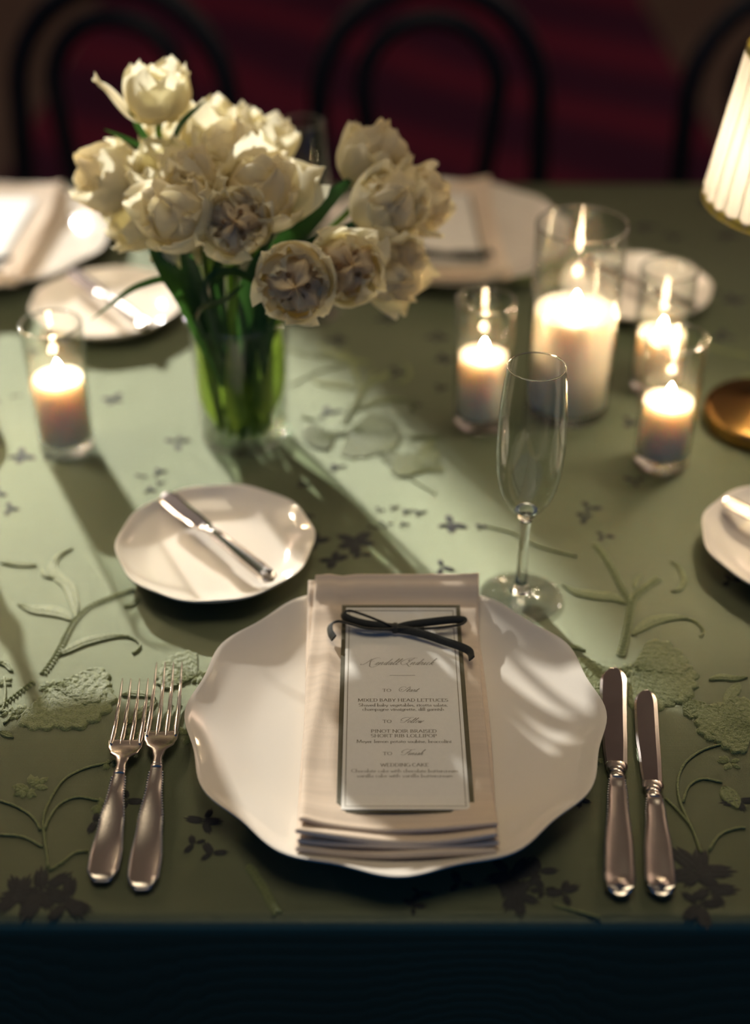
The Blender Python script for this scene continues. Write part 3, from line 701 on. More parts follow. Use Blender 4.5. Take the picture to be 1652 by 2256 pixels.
LO = {
 'a': (.50, [arc(.24, .38, .16, .12, 160, 0, 6) + [(.40, .10), (.48, .02)], arc(.23, .14, .17, .14, 80, 360, 10)]),
 'b': (.56, [[(.10, 1), (.10, 0)], arc(.28, .25, .18, .25, 180, -180, 16)]),
 'c': (.46, [arc(.26, .25, .20, .25, 50, 310, 12)]),
 'd': (.56, [[(.46, 1), (.46, 0)], arc(.27, .25, .19, .25, 0, 360, 16)]),
 'e': (.48, [[(.07, .27), (.42, .27)] + arc(.25, .25, .18, .25, 5, 315, 14)]),
 'g': (.52, [arc(.26, .28, .18, .20, 0, 360, 14), arc(.24, -.16, .20, .14, 100, -220, 14), [(.40, .44), (.52, .50)]]),
 'h': (.58, [[(.10, 1), (.10, 0)], [(.10, .32)] + arc(.28, .30, .18, .20, 160, 0, 8) + [(.46, 0)]]),
 'i': (.26, [[(.12, .5), (.12, 0)], [(.11, .70), (.13, .70)]]),
 'k': (.54, [[(.10, 1), (.10, 0)], [(.42, .5), (.12, .22)], [(.20, .30), (.48, 0)]]),
 'l': (.26, [[(.12, 1), (.12, 0)]]),
 'm': (.84, [[(.10, .5), (.10, 0)], [(.10, .32)] + arc(.25, .32, .15, .18, 160, 0, 8) + [(.40, 0)], [(.40, .32)] + arc(.56, .32, .16, .18, 160, 0, 8) + [(.72, 0)]]),
 'n': (.58, [[(.10, .5), (.10, 0)], [(.10, .32)] + arc(.28, .30, .18, .20, 160, 0, 8) + [(.46, 0)]]),
 'o': (.52, [arc(.26, .25, .20, .25, 0, 360, 16)]),
 'p': (.56, [[(.10, .5), (.10, -.32)], arc(.28, .25, .18, .25, 180, -180, 16)]),
 'r': (.40, [[(.10, .5), (.10, 0)], [(.10, .30), (.20, .46), (.34, .46)]]),
 's': (.40, [arc(.20, .37, .12, .13, 30, 250, 8) + arc(.20, .12, .13, .12, 100, -150, 8)[1:]]),
 't': (.36, [[(.15, .72), (.15, .10), (.22, .01), (.33, .06)], [(.02, .5), (.31, .5)]]),
 'u': (.58, [[(.10, .5), (.10, .18)] + arc(.28, .18, .18, .18, 180, 330, 8), [(.46, .5), (.46, 0)]]),
 'v': (.50, [[(.03, .5), (.24, 0)], [(.24, 0), (.46, .5)]]),
 'w': (.74, [[(.03, .5), (.20, 0)], [(.20, 0), (.37, .46)], [(.37, .46), (.54, 0)], [(.54, 0), (.71, .5)]]),
 'y': (.50, [[(.03, .5), (.25, .02)], [(.47, .5), (.22, -.16), (.08, -.30)]]),
 ',': (.26, [[(.12, .06), (.12, -.02), (.06, -.14)]]),
 ' ': (.32, []),
}
CURS = {   # joined hand: one running stroke per letter, x-height .42
 'e': (.40, [[(-.05, .04), (.16, .20), (.28, .34), (.20, .42), (.10, .28), (.10, .08), (.22, 0), (.40, .10)]]),
 'n': (.56, [[(-.02, .05), (.08, .40), (.04, 0)], [(.06, .14), (.26, .42), (.34, .36), (.30, .06), (.38, 0), (.54, .10)]]),
 'd': (.50, [[(.30, .38), (.16, .42), (.04, .20), (.10, .01), (.24, .12), (.36, .50), (.46, .98)], [(.46, .98), (.30, .10), (.36, 0), (.50, .10)]]),
 'a': (.50, [[(.30, .38), (.16, .42), (.04, .20), (.10, .01), (.24, .12), (.34, .42)], [(.34, .42), (.30, .06), (.36, 0), (.50, .10)]]),
 'l': (.34, [[(-.04, .06), (.16, .50), (.28, .90), (.22, 1.0), (.12, .60), (.06, .12), (.14, 0), (.32, .10)]]),
 'r': (.42, [[(-.02, .05), (.10, .44), (.12, .36), (.26, .36), (.20, .08), (.28, 0), (.42, .10)]]),
 'i': (.30, [[(-.02, .05), (.12, .42), (.06, .08), (.12, 0), (.28, .10)], [(.17, .62), (.19, .64)]]),
 'c': (.38, [[(.28, .36), (.18, .42), (.05, .20), (.10, .01), (.22, 0), (.38, .10)]]),
 'k': (.52, [[(-.02, .05), (.16, .50), (.30, .95), (.22, 1.0), (.04, 0)], [(.08, .18), (.28, .40), (.30, .30), (.16, .22), (.34, 0), (.50, .10)]]),
 't': (.36, [[(-.02, .05), (.22, .72), (.08, .10), (.14, 0), (.34, .10)], [(.04, .46), (.32, .50)]]),
 'o': (.44, [[(.22, .42), (.06, .28), (.06, .06), (.18, 0), (.32, .18), (.28, .40), (.20, .40), (.44, .32)]]),
 'w': (.62, [[(-.02, .05), (.10, .42), (.08, .06), (.16, 0), (.30, .40), (.28, .04), (.36, 0), (.52, .40), (.60, .36)]]),
 's': (.36, [[(-.02, .05), (.20, .44), (.22, .12), (.12, 0), (.02, .06)], [(.14, 0), (.36, .10)]]),
 'h': (.54, [[(-.02, .05), (.16, .50), (.30, .95), (.22, 1.0), (.04, 0)], [(.06, .14), (.26, .42), (.32, .34), (.28, .06), (.34, 0), (.52, .10)]]),
 'K': (1.0, [[(-.55, -.02), (-.30, .06), (-.05, .46), (.10, .96)], [(-.55, -.02), (-.62, .10), (-.50, .14)], [(1.05, 1.02), (.70, 1.16), (.30, .96), (.18, .54), (.60, .62)], [(.20, .52), (.40, .10), (.60, -.26), (1.0, -.38), (1.40, -.10), (1.32, .16)]]),
 'I': (.9, [[(1.10, 1.10), (.60, 1.12), (-.10, .86), (-.36, .40), (.02, .02), (.40, .20), (.62, .80), (.80, 1.12)], [(.60, .80), (.40, .86), (.36, .66), (.60, .56)], [(.40, .20), (.62, .0), (.95, -.26), (1.20, -.24)]]),
 'S': (.8, [[(.78, .78), (.86, 1.0), (.62, .86), (.52, .44), (.30, .06), (-.10, .06), (-.50, .50), (-.42, .94), (.0, 1.04), (.30, .86)], [(-.04, .26), (-.16, .44), (.08, .50)]]),
 'F': (.8, [[(1.16, 1.08), (.60, 1.0), (.10, 1.10), (-.34, .80), (-.30, .46), (.0, .44)], [(.72, 1.0), (.52, .40), (.26, .04), (-.14, .06), (-.20, .26)], [(.30, .50), (.80, .56)]]),
}
LZ = .00138
def stroke(mb, pts, px, ox, oy, sx, sy, shear, thick, thin, smooth=False):
    P = [Vector((ox + (x + shear * y) * sx, oy + y * sy, 0)) for x, y in pts]
    if smooth and len(P) > 2: P = spline(P, len(P) * 5)
    n = len(P); vs = []
    for i, p in enumerate(P):
        t = P[min(i + 1, n - 1)] - P[max(i - 1, 0)]
        t = t.normalized() if t.length > 0 else Vector((1, 0, 0))
        down = abs(t.y) if not smooth else max(0, -t.y) if P[0].y > P[-1].y else abs(t.y) * .8
        w_ = (thin + (thick - thin) * down ** 1.5) / 2
        nn = Vector((-t.y, t.x, 0)) * w_
        z = card_z(p.y) + LZ
        vs += [(p.x - nn.x, p.y - nn.y, z), (p.x + nn.x, p.y + nn.y, z)]
    mb.add(vs, [(2 * i, 2 * i + 2, 2 * i + 3, 2 * i + 1) for i in range(n - 1)])
def text_serif(mb, txt, x, y, h, wmul=1.0, weight=.15):
    for ch in txt:
        g = UP.get(ch) or LO.get(ch) or LO[' ']
        for s in g[1]:
            stroke(mb, s, 1, x, y, h * wmul, h, 0, h * weight, h * weight * .42)
            if len(s) == 2 and abs(s[0][0] - s[1][0]) < .05:
                for q in s:
                    stroke(mb, [(q[0] - .12, q[1]), (q[0] + .12, q[1])], 1, x, y, h * wmul, h, 0, h * .07, h * .07)
        x += g[0] * h * wmul
    return x
def width_serif(txt, h, wmul=1.0):
    return sum((UP.get(c) or LO.get(c) or LO[' '])[0] for c in txt) * h * wmul
def text_curs(mb, txt, x, y, h, wmul=1.0):
    for ch in txt:
        g = CURS.get(ch) or (.45, [])
        for s in g[1]:
            stroke(mb, s, 1, x, y, h * wmul, h, .62, h * .085, h * .028, True)
        x += g[0] * h * wmul
    return x
LC = (CX0 + CX1) / 2
def line_serif(name, txt, y, width, weight=.15, hh=None, mat=None):
    h = hh or .0024
    wm = width / width_serif(txt, h)
    mb = MB(); text_serif(mb, txt, LC - width / 2, y, h, wm, weight)
    mb.build(name, mat or M['ink'], card1, smooth=False)
# rows measured from the card's centre line; y in plate coordinates
mb = MB(); text_curs(mb, 'Kendall Indrick', LC - .0245, .0452, .0062, .96); mb.build('name_lettering', M['ink'], card1, smooth=False)
mb = MB(); stroke(mb, [(0, 0), (1, 0)], 1, LC - .0085, .0345, .017, 1, 0, .0003, .0003); mb.build('printed_rule', M['ink'], card1, smooth=False)
def course(y, cap, off):
    mb = MB(); text_serif(mb, 'TO', LC - .0135 + off, y, .0026, 1.35, .16); text_curs(mb, cap, LC - .0015 + off, y, .0046, 1.0)
    mb.build('heading_lettering', M['ink'], card1, smooth=False)
course(.0185, 'Start', 0)
line_serif('dish_lettering', 'MIXED BABY HEAD LETTUCES', .0090, .0590, .17, .0027)
line_serif('description_lettering', 'Shaved baby vegetables, ricotta salata,', .0044, .0580, .15, .0027)
line_serif('description_lettering', 'champagne vinaigrette, dill garnish', .0004, .0530, .15, .0027)
course(-.0110, 'Follow', 0)
line_serif('dish_lettering', 'PINOT NOIR BRAISED', -.0200, .0420, .17, .0027)
line_serif('dish_lettering', 'SHORT RIB LOLLIPOP', -.0242, .0420, .17, .0027)
line_serif('description_lettering', 'Meyer lemon potato soubise, broccolini', -.0292, .0600, .15, .0027)
course(-.0400, 'Finish', 0)
line_serif('dish_lettering', 'WEDDING CAKE', -.0500, .0300, .17, .0027)
line_serif('description_lettering', 'Chocolate cake with chocolate buttercream', -.0550, .0660, .13, .0027)
line_serif('description_lettering', 'vanilla cake with vanilla buttercream', -.0592, .0590, .13, .0027)
mb = MB()                                            # foot line too blurred to read: faint running marks
for i in range(26):
    if i % 7 == 6: continue
    text_curs(mb, 'n' if i % 3 else 'i', LC - .024 + i * .0018, -.0790, .0024, .8)
mb.build('foot_lettering', M['pale_ink'], card1, smooth=False)

# ------------------------------------------------------------------ silver cutlery; local +Y runs from the handle's end to the tip
def section(w_, t, y, zc, ridge=0.0):
    """12-gon: flat bottom, top with raised border and hollow middle when ridge > 0"""
    top = [(1, 0), (.97, .55), (.88, .95), (.74, .95 - ridge * .5), (.55, .9 - ridge), (0, .92 - ridge), (-.55, .9 - ridge), (-.74, .95 - ridge * .5), (-.88, .95), (-.97, .55), (-1, 0)]
    bot = [(-.8, -.7), (-.35, -.95), (.35, -.95), (.8, -.7)]
    return [(w_ * a, y, zc + t * b_) for a, b_ in top + bot]
def beads(mb, tab, y0, y1, zf, r=.0009, step=.0021, inset=.95):
    y = y0
    while y < y1:
        w_ = lerp_tab(tab, y)
        for s in (-1, 1): mb.bead((s * w_ * inset, y, zf(y)), r)
        y += step
def make_fork(label, loc, rz, k, lt):
    t = thing('fork', label, 'fork', loc, rz, 'dinner forks')
    Ln = k
    hw = [(0, .0034), (.0022 / .19 * Ln, .0064), (.010 / .19 * Ln, .0092), (.022 / .19 * Ln, .0096), (.050 / .19 * Ln, .0078), (.080 / .19 * Ln, .0050), (.096 / .19 * Ln, .0041)]
    yn = .096 / .19 * Ln
    def zf(y): return lerp_tab([(0, .0035), (.03, .0030), (.080, .0065), (.108, .0085), (.126, .0058), (.145, .0055), (.168, .0085), (.195, .0140)], y / Ln * .19)
    rings = []
    for i in range(41):
        s = i / 40; y = yn * (1 - cos(pi * s)) / 2 if s < .0 else yn * s ** 1.25
        rings.append(section(lerp_tab(hw, y), lerp_tab([(0, .0004), (.006, .0021), (.05, .0018), (yn, .0019)], y), y, zf(y), .30 * min(1, y / .006)))
    hd = MB().rings(rings).build('handle', M['silver'], t)
    mb = MB(); beads(mb, hw, .004, yn * .96, lambda y: zf(y) + .0014); 
    for i in range(12):
        a = pi * (i + .5) / 12; mb.bead((.0062 * cos(a) * .95, .0034 - .0022 * sin(a), zf(0) + .0012), .0008)
    mb.build('bead_border', M['silver'], hd)
    mb = MB()
    for j in range(3): mb.tube([(0, yn - .001 + j * .0024, zf(yn)), (0, yn + .0006 + j * .0024, zf(yn))], .0042 - .0003 * j, 14, flat=.55)
    mb.build('collar', M['silver'], t)
    # neck and shoulders up to the tine roots
    y2 = Ln - lt; hwid = .0112
    e_ = (y2 - yn) / .032
    tab = [(yn, .0034), (yn + .007 * e_, .0031), (yn + .012 * e_, .0042), (yn + .020 * e_, .0092), (yn + .026 * e_, hwid - .0004), (y2, hwid)]
    rings = []
    for i in range(27):
        y = yn + (y2 - yn) * min(i, 24) / 24 + .0008 * max(0, i - 24); w_ = lerp_tab(tab, y) - .0008 * max(0, i - 24); th = lerp_tab([(yn, .0018), (yn + .014, .0014), (y2, .0011)], y) * (1, .6, .15)[max(0, i - 24)]
        dish = lerp_tab([(yn + .010, 0), (y2, .0011)], y)
        rings.append([(w_ * cos(2 * pi * j / 20), y, zf(y) + th * sin(2 * pi * j / 20) + dish * cos(2 * pi * j / 20) ** 2) for j in range(20)])
    MB().rings(rings).build('head', M['silver'], t)
    for j in range(4):
        xc = (j - 1.5) * (2 * hwid - .0036) / 3 * .985
        rings = []
        for i in range(19):
            s = i / 18; y = y2 - .004 + (lt + .004) * s; w_ = .0020 * (1 - .74 * s ** 1.4) * min(1, .45 + s * 7) * (1 if s < .97 else .45); th = .0013 * (1 - .6 * s ** 1.6)
            rings.append([(xc * (1 - .07 * s) + w_ * cos(2 * pi * q / 10), y, zf(y) + th * sin(2 * pi * q / 10) + .0011 * (1 - s) * (abs(j - 1.5) / 1.5) ** 2) for q in range(10)])
        MB().rings(rings).build('tine', M['silver'], t)
    return t
def toward(a, b_):        # rotation that points local +Y from a to b
    return math.atan2(-(b_[0] - a[0]), b_[1] - a[1])
f1a, f1b = (-.1600, .5700), (-.1615, .7360)
f2a, f2b = (-.1355, .5640), (-.1405, .7530)
make_fork('shorter silver fork, the outermost on the left of the plate', (f1a[0], f1a[1], .0006), toward(f1a, f1b), .1665, .052)
make_fork('longer silver fork right beside the nearest plate', (f2a[0], f2a[1], .0006), toward(f2a, f2b), .1895, .061)

def make_knife(name, label, a, b_, z, group, blade_frac=.50, bw=.0098, hw=.0090, tilt=0.0, mir=1):
    Ln = sqrt((a[0] - b_[0]) ** 2 + (a[1] - b_[1]) ** 2)
    t = thing(name, label, 'knife', (a[0], a[1], z), toward(a, b_), group)
    yh = Ln * (1 - blade_frac)
    tab = [(0, .0022), (.002, .0058), (.006, .0088 * hw / .009), (.014, hw), (.03, hw * .97), (yh * .75, hw * .70), (yh - .006, hw * .56), (yh, hw * .60)]
    rings = []
    for i in range(45):
        y = (yh - .006) * (i / 44) ** 1.2
        rings.append(section(lerp_tab(tab, y), lerp_tab([(0, .0012), (.006, .0038), (.03, .0040), (yh, .0034)], y), y, .0040, .26 * min(1, y / .014) if y < yh - .012 else .1))
    hd = MB().rings(rings).build('handle', M['silver'], t)
    mb = MB(); beads(mb, tab, .010, yh - .008, lambda y: .0040 + .0016, .0009); mb.build('bead_border', M['silver'], hd)
    mb = MB()                                               # raised point on the end of the handle
    mb.add([(-.0058, .005, .0066), (0, .0012, .0052), (.0058, .005, .0066), (.0026, .011, .0074), (0, .0065, .0084), (-.0026, .011, .0074)],
           [(0, 1, 4), (1, 2, 4), (2, 3, 4), (3, 5, 4), (5, 0, 4)])
    mb.build('end_cap', M['silver'], hd, smooth=False)
    mb = MB()
    for (y0, y1, w_, th) in ((yh - .0065, yh - .0045, .0062, .0040), (yh - .0045, yh - .001, .0052, .0034), (yh - .001, yh + .0022, .0060, .0036), (yh + .0022, yh + .0075, .0072, .0024)):
        mb.tube([(0, y0, .0040), (0, (y0 + y1) / 2, .0041), (0, y1, .0040)], [w_ * .92 * hw / .009, w_ * hw / .009, w_ * .92 * hw / .009], 16, flat=th / w_)
    mb.build('bolster', M['silver'], t)
    # blade: straight spine on one side with a bright bevel, bellied edge on the other
    Lb = Ln - yh - .006; y1 = yh + .006; rings = []
    for i in range(49):
        s = 1 - (1 - i / 48) ** 2.6 if i < 48 else 1.0
        f = sqrt(max(0.0, 1 - (max(0, s - .84) / .16) ** 2.2)) if s > .84 else 1.0
        left = bw * lerp_tab([(0, .72), (.2, .86), (.5, 1.02), (.75, 1.0), (1, .90)], s) * max(f, .03)
        right = bw * lerp_tab([(0, .74), (.3, .80), (1, .88)], s) * max(f ** .9, .03)
        zc = .0032; th = .0012; y = y1 + Lb * s; q = max(f, .1)
        rings.append([(-left, y, zc - .0003), (-left * .82, y, zc + .0004), (right - .0030 * q, y, zc + th), (right - .0004 * q, y, zc + th - .00045), (right, y, zc), (right - .0022 * q, y, zc - th), (-left * .8, y, zc - .0008)])
    MB().rings(rings).build('blade', M['blade'], t, smooth=False, fix=True)
    if tilt:
        t.rotation_euler = (tilt, 0, t.rotation_euler[2])
    return t
make_knife('dinner_knife', 'longer silver dinner knife, closest to the right rim of the nearest plate', (.1415, .5590), (.1650, .7590), .0006, 'table knives')
make_knife('dinner_knife', 'shorter silver knife, the outermost on the right of the plate', (.1655, .5590), (.1835, .7360), .0006, 'table knives', .53, .0085, .0088)
zb = .0178
make_knife('butter_knife', 'silver butter knife lying across the bread plate nearest the forks', (-.0745, .8345), (-.1665, .9470), zb, 'butter knives', .44, .0085, .0062, 0, 1)
make_knife('butter_knife', 'silver butter knife on the bread plate at the right picture edge', (.3720, .8350), (.2740, .9390), zb, 'butter knives', .44, .0085, .0062, 0, 1)
make_knife('butter_knife', 'blurred silver butter knife on the bread plate behind the left candle', (-.2160, 1.2230), (-.3080, 1.3480), zb, 'butter knives', .44, .0085, .0062, 0, 1)
make_knife('butter_knife', 'blurred silver butter knife on the far bread plate behind the candles', (.2080, 1.3720), (.3120, 1.2680), zb, 'butter knives', .44, .0085, .0062, 0, 1)

# ------------------------------------------------------------------ champagne flutes
def make_flute(label, loc):
    t = thing('champagne_flute', label, 'glass', loc, 0, 'champagne flutes')
    MB().lathe([(0, .0000), (.0285, .0000), (.0303, .0006), (.0304, .0014), (.0285, .0021), (.020, .0032), (.012, .0052), (.0072, .0082), (0, .0084)], 64).build('foot', M['half_glass'], t, fix=True)
    MB().lathe([(0, .0060), (.0080, .0076), (.0062, .0095), (.0046, .0150), (.0038, .0250), (.0036, .045), (.0038, .062), (.0045, .0705), (.0, .0720)], 48).build('stem', M['solid_glass'], t, fix=True)
    MB().lathe([(0, .0716), (.0046, .0716), (.0066, .0745), (.0086, .0775), (.0080, .0800), (.0040, .0790), (0, .0785)], 48).build('bowl_base', M['solid_glass'], t, fix=True)
    wall = [(.0080, .0765), (.0120, .0815), (.0165, .0890), (.0190, .0950), (.0205, .1000), (.0228, .1130), (.0238, .1290), (.0238, .1450), (.0228, .1650), (.0210, .1850), (.0197, .1950)]
    MB().lathe(wall + [(r - .0007, z) for r, z in wall[::-1]], 64, close=True).build('bowl', M['glass'], t, fix=True)
    MB().lathe([(.01935 + .00055 * cos(a), .1951 + .00055 * sin(a)) for a in [2 * pi * k / 8 for k in range(8)]], 64, close=True).build('rim', M['solid_glass'], t, fix=True)
    return t
make_flute('empty champagne flute standing behind the nearest plate', (.1070, .8410, .0004))
make_flute('blurred champagne flute half hidden behind the tulips', (-.066, 1.296, .0004))

# ------------------------------------------------------------------ candles in glass
def make_holder(label, loc, r0, r1, h, base, cat='candle holder'):
    t = thing('candle_glass', label, cat, loc, 0, 'glass candle holders')
    w_ = .0020
    MB().lathe([(r0, base), (r0 + (r1 - r0) * .5, h * .5), (r1, h - .001), (r1 - .0007, h), (r1 - w_ + .0005, h), (r1 - w_, h - .001), (r0 + (r1 - r0) * .5 - w_, h * .5), (r0 - w_, base)], 48).build('wall', M['glass'], t, fix=True)
    MB().lathe([(0, 0), (r0 - .002, 0), (r0, .0018), (r0, base), (r0 - .0012, base + .0006), (r0 - .006, base), (0, base - .0006)], 48).build('base', M['half_glass'], t, fix=True)
    MB().lathe([(r1 - w_ * .5 + .0010 * cos(a), h + .0009 * sin(a)) for a in [2 * pi * k / 8 for k in range(8)]], 48, close=True).build('rim', M['solid_glass'], t, fix=True)
    return t
def make_candle(label, loc, r, z0, z1, fl=1.0, lean=0.0):
    t = thing('candle', label, 'candle', (loc[0], loc[1], z0), 0, 'lit candles')
    h = z1 - z0
    MB().lathe([(0, 0), (r - .001, 0), (r, .0015), (r, h - .0010), (r - .0006, h), (r - .0025, h - .0009), (r * .7, h - .0016), (r * .3, h - .0022), (0, h - .0024)], 48).build('wax', M['wax'], t)
    wk = MB().tube([(0, 0, h - .004), (.0004, 0, h + .002), (.0012, .0004, h + .0055)], .0006, 6).build('wick', M['wick'], t)
    pr = []
    for k in range(13):
        s = k / 12; pr.append((max(0, .0033 * fl * sin(pi * s ** .62) ** .9), .0030 + .0125 * fl * s))
    pr[0] = (0, pr[0][1]); pr[-1] = (0, pr[-1][1])
    MB().lathe(pr, 16, lambda rr, z, a: (rr * cos(a) + .0008 + lean * z, rr * sin(a), h + z)).build('flame', M['flame'], wk)
    return t
votives = [(-.262, 1.046, 'left', .0705, 1.10), (.0920, 1.087, 'mid', .0690, 1.0), (.240, 1.023, 'right', .0620, 1.05), (.2545, 1.147, 'back', .058, .95)]
lab = {'left': ('tall clear votive glass standing alone left of the vase', 'lit ivory candle inside the votive glass left of the vase'),
       'mid': ('clear votive glass left of the big pillar candle', 'lit ivory candle inside the votive glass left of the pillar'),
       'right': ('clear votive glass in front on the right, beside the brass lamp base', 'lit ivory candle in the front right votive glass'),
       'back': ('clear votive glass hidden behind the front right votive', 'lit ivory candle in the votive glass behind the front right one')}
for x, y, k, zt, fs in votives:
    make_holder(lab[k][0], (x, y, .0004), .0232, .0255, .119, .0125)
    make_candle(lab[k][1], (x, y), .0208, .0132, zt, fs)
make_holder('large clear hurricane glass around the thick pillar candle', (.1705, 1.113, .0004), .0365, .0385, .1755, .008)
make_candle('thick lit ivory pillar candle in the large hurricane glass', (.1705, 1.113), .0342, .0088, .0985, 1.15)

# ------------------------------------------------------------------ table lamps
def make_lamp(label, loc):
    t = thing('table_lamp', label, 'lamp', loc, 0, 'brass table lamps')
    MB().lathe([(0, 0), (.050, 0), (.0535, .0015), (.0545, .005), (.0545, .013), (.0535, .0155), (.049, .0170), (.040, .0185), (.030, .0215), (.018, .0245), (.010, .029), (.0065, .036), (0, .036)], 64).build('base', M['brass'], t)
    MB().lathe([(0, .034), (.0052, .034), (.0048, .06), (.0048, .12), (.0075, .124), (.0090, .130), (.0075, .136), (.0048, .140), (.0046, .190), (.0095, .194), (.0105, .200), (.0105, .226), (.0085, .230), (0, .230)], 32).build('pole', M['brass'], t)
    MB().lathe([(0, .228), (.009, .230), (.014, .240), (.0165, .252), (.015, .265), (.009, .274), (0, .277)], 24).build('bulb', M['bulb'], t)
    zb_, zt_, rb, rt = .205, .328, .0790, .0600
    n = 260
    def fn(s):
        def g(u, v):
            a = 2 * pi * u; r = rb + (rt - rb) * v + (.0022 * abs(sin(a * 15)) - s)
            return (r * cos(a), r * sin(a), zb_ + (zt_ - zb_) * v)
        return g
    sh = MB().grid(n, 6, fn(0), cu=True).build('lamp_shade', M['shade'], t)
    mb = MB()                                            # the doubled cloth at each pleat, seen as a darker line
    for k in range(30):
        a = pi * k / 15; c_, s_ = cos(a), sin(a)
        mb.tube([((rb - .0010) * c_, (rb - .0010) * s_, zb_ + .002), ((rt - .0010) * c_, (rt - .0010) * s_, zt_ - .002)], .0009, 6)
    mb.build('pleat_folds', M['gold_trim'], sh)
    for z0, r0 in ((zb_ - .001, rb + .0008), (zt_ - .007, rt + .0016)):
        r1 = r0 + (rt - rb) / (zt_ - zb_) * .008
        MB().lathe([(r0, z0), (r0 + .0016, z0 + .002), (r1 + .0016, z0 + .006), (r1, z0 + .008), (r1 - .0030, z0 + .008), (r0 - .0030, z0)], 96, close=True).build('braid_trim', M['gold_trim'], sh, fix=True)
    mb = MB()
    for k in range(3):
        a = k * 2 * pi / 3
        mb.tube([(.010 * cos(a), .010 * sin(a), .222), ((rb + rt) / 2 * cos(a) * .98, (rb + rt) / 2 * sin(a) * .98, .268)], .0009, 6)
    mb.build('shade_carrier', M['brass'], t)
    return t
lamp1 = make_lamp('small brass table lamp with lit pleated shade at the right edge', (.342, 1.087, .0004))
dup(lamp1, (-.379, 1.060, .0004), .3, 'small brass table lamp at the left edge, only its dark base showing')
# ------------------------------------------------------------------ vase and tulips
VX, VY = -.1125, 1.066
v_t = thing('glass_vase', 'clear glass vase half full of water holding the tulips', 'vase', (VX, VY, .0004))
MB().lathe([(.0370, .009), (.0395, .06), (.0425, .112), (.0440, .1185), (.0432, .1195), (.0422, .1185), (.0405, .112), (.0373, .06), (.0345, .0095)], 64).build('wall', M['glass'], v_t, fix=True)
MB().lathe([(0, 0), (.0340, 0), (.0365, .0022), (.0370, .009), (.0345, .0094), (.028, .0078), (0, .0070)], 64).build('base', M['half_glass'], v_t, fix=True)
MB().lathe([(.0434 + .0011 * cos(a), .1192 + .0010 * sin(a)) for a in [2 * pi * k / 8 for k in range(8)]], 64, close=True).build('rim', M['solid_glass'], v_t, fix=True)
MB().lathe([(0, .0098), (.0338, .0098), (.0366, .06), (.0379, .0845), (.0372, .0836), (0, .0834)], 64).build('water', M['water'], v_t)

def petal_mesh(L, W, openn, close, ruff, seed, jag=.05):
    """one tulip petal, base at the origin, growing along +Z and cupping round the flower's axis; +X is outward"""
    rnd = random.Random(seed)
    ph = [rnd.uniform(0, 6.28) for _ in range(5)]
    nv, nu = 14, 16
    prof = [(0.0, 0.0)]; r = z = 0.0
    for i in range(1, nv + 1):
        s = (i - .5) / nv
        ang = lerp_tab([(0, 0), (.28, 24 - 6 * openn), (.5, 78 - 24 * openn), (.75, 100 - 40 * openn + 14 * close), (1, 106 - 62 * openn + 34 * close)], s)
        r += cos(radians(ang)) * L / nv; z += sin(radians(ang)) * L / nv
        prof.append((r, z))
    Rm = max(p[0] for p in prof)
    def f(u, v):
        j = round(v * nv); r_, z_ = prof[j]; x = 2 * u - 1
        hw = W * (sin(pi * min(.93, .12 + .80 * v)) ** .62) * (1 if v < .8 else 1 - .45 * ((v - .8) / .2) ** 2)
        lat = x * hw
        rc = max(.6 * Rm, r_ * .95)
        a = lat / rc
        e = abs(x) ** 2 * v ** 2 + .5 * v ** 6
        w_ = ruff * e * (sin(x * 5 + ph[0] + v * 4) + .55 * sin(x * 9 + ph[1] + 6 * v))
        tip = 1 + (jag * sin(x * 7 + ph[2]) + jag * .8 * sin(x * 12 + ph[3])) * v ** 4 - .20 * x * x * v ** 3
        rr = r_ + w_ - .10 * hw * (1 - abs(x)) * (.4 - v)
        return ((rr + (rc * cos(a) - rc)) , rc * sin(a), z_ * tip + w_ * .4)
    return MB().grid(nu, nv, f).mesh('petal')

PET = {}
def petal(kind, i):
    k = (kind, i % 4)
    if k not in PET:
        PET[k] = {'outer': lambda s: petal_mesh(.057, .0290, .16, .22, .0026, s, .025),
                  'inner': lambda s: petal_mesh(.053, .0240, .05, .55, .0034, s, .035),
                  'core': lambda s: petal_mesh(.047, .0190, .00, .85, .0040, s, .05),
                  'wide': lambda s: petal_mesh(.058, .0290, .40, .15, .0040, s, .03),
                  'wide_in': lambda s: petal_mesh(.052, .0260, .20, .45, .0042, s, .035),
                  'heart': lambda s: petal_mesh(.042, .0190, .05, .8, .0040, s, .04),
                  'flare': lambda s: petal_mesh(.060, .0170, .85, .0, .0015, s)}[kind](hash(kind) % 50 * 0 + i * 13 + len(kind))
    return PET[k]
stam = MB()
for k in range(6):
    a = k * pi / 3
    stam.tube([(.002 * cos(a), .002 * sin(a), .004), (.006 * cos(a), .006 * sin(a), .014), (.007 * cos(a), .007 * sin(a), .022)], [.0007, .0007, .0018], 6)
stam.tube([(0, 0, .003), (0, 0, .018)], .0022, 8)
stam = stam.mesh('stamens')
def ball(seed):
    rnd = random.Random(seed); ph = [rnd.uniform(0, 6) for _ in range(4)]
    def f(u, v):
        a = 2 * pi * u; b_ = pi * (v - .5)
        r = .0165 * (1 + .16 * sin(3 * a + ph[0] + 4 * v) + .12 * sin(7 * a + ph[1] - 9 * v) + .10 * sin(14 * v + ph[2] + 2 * a))
        return (r * cos(b_) * cos(a), r * cos(b_) * sin(a), .020 + r * 1.15 * sin(b_))
    return MB().grid(26, 18, f, cu=True).mesh('heart')
HEART = [ball(s) for s in (1, 2, 3)]

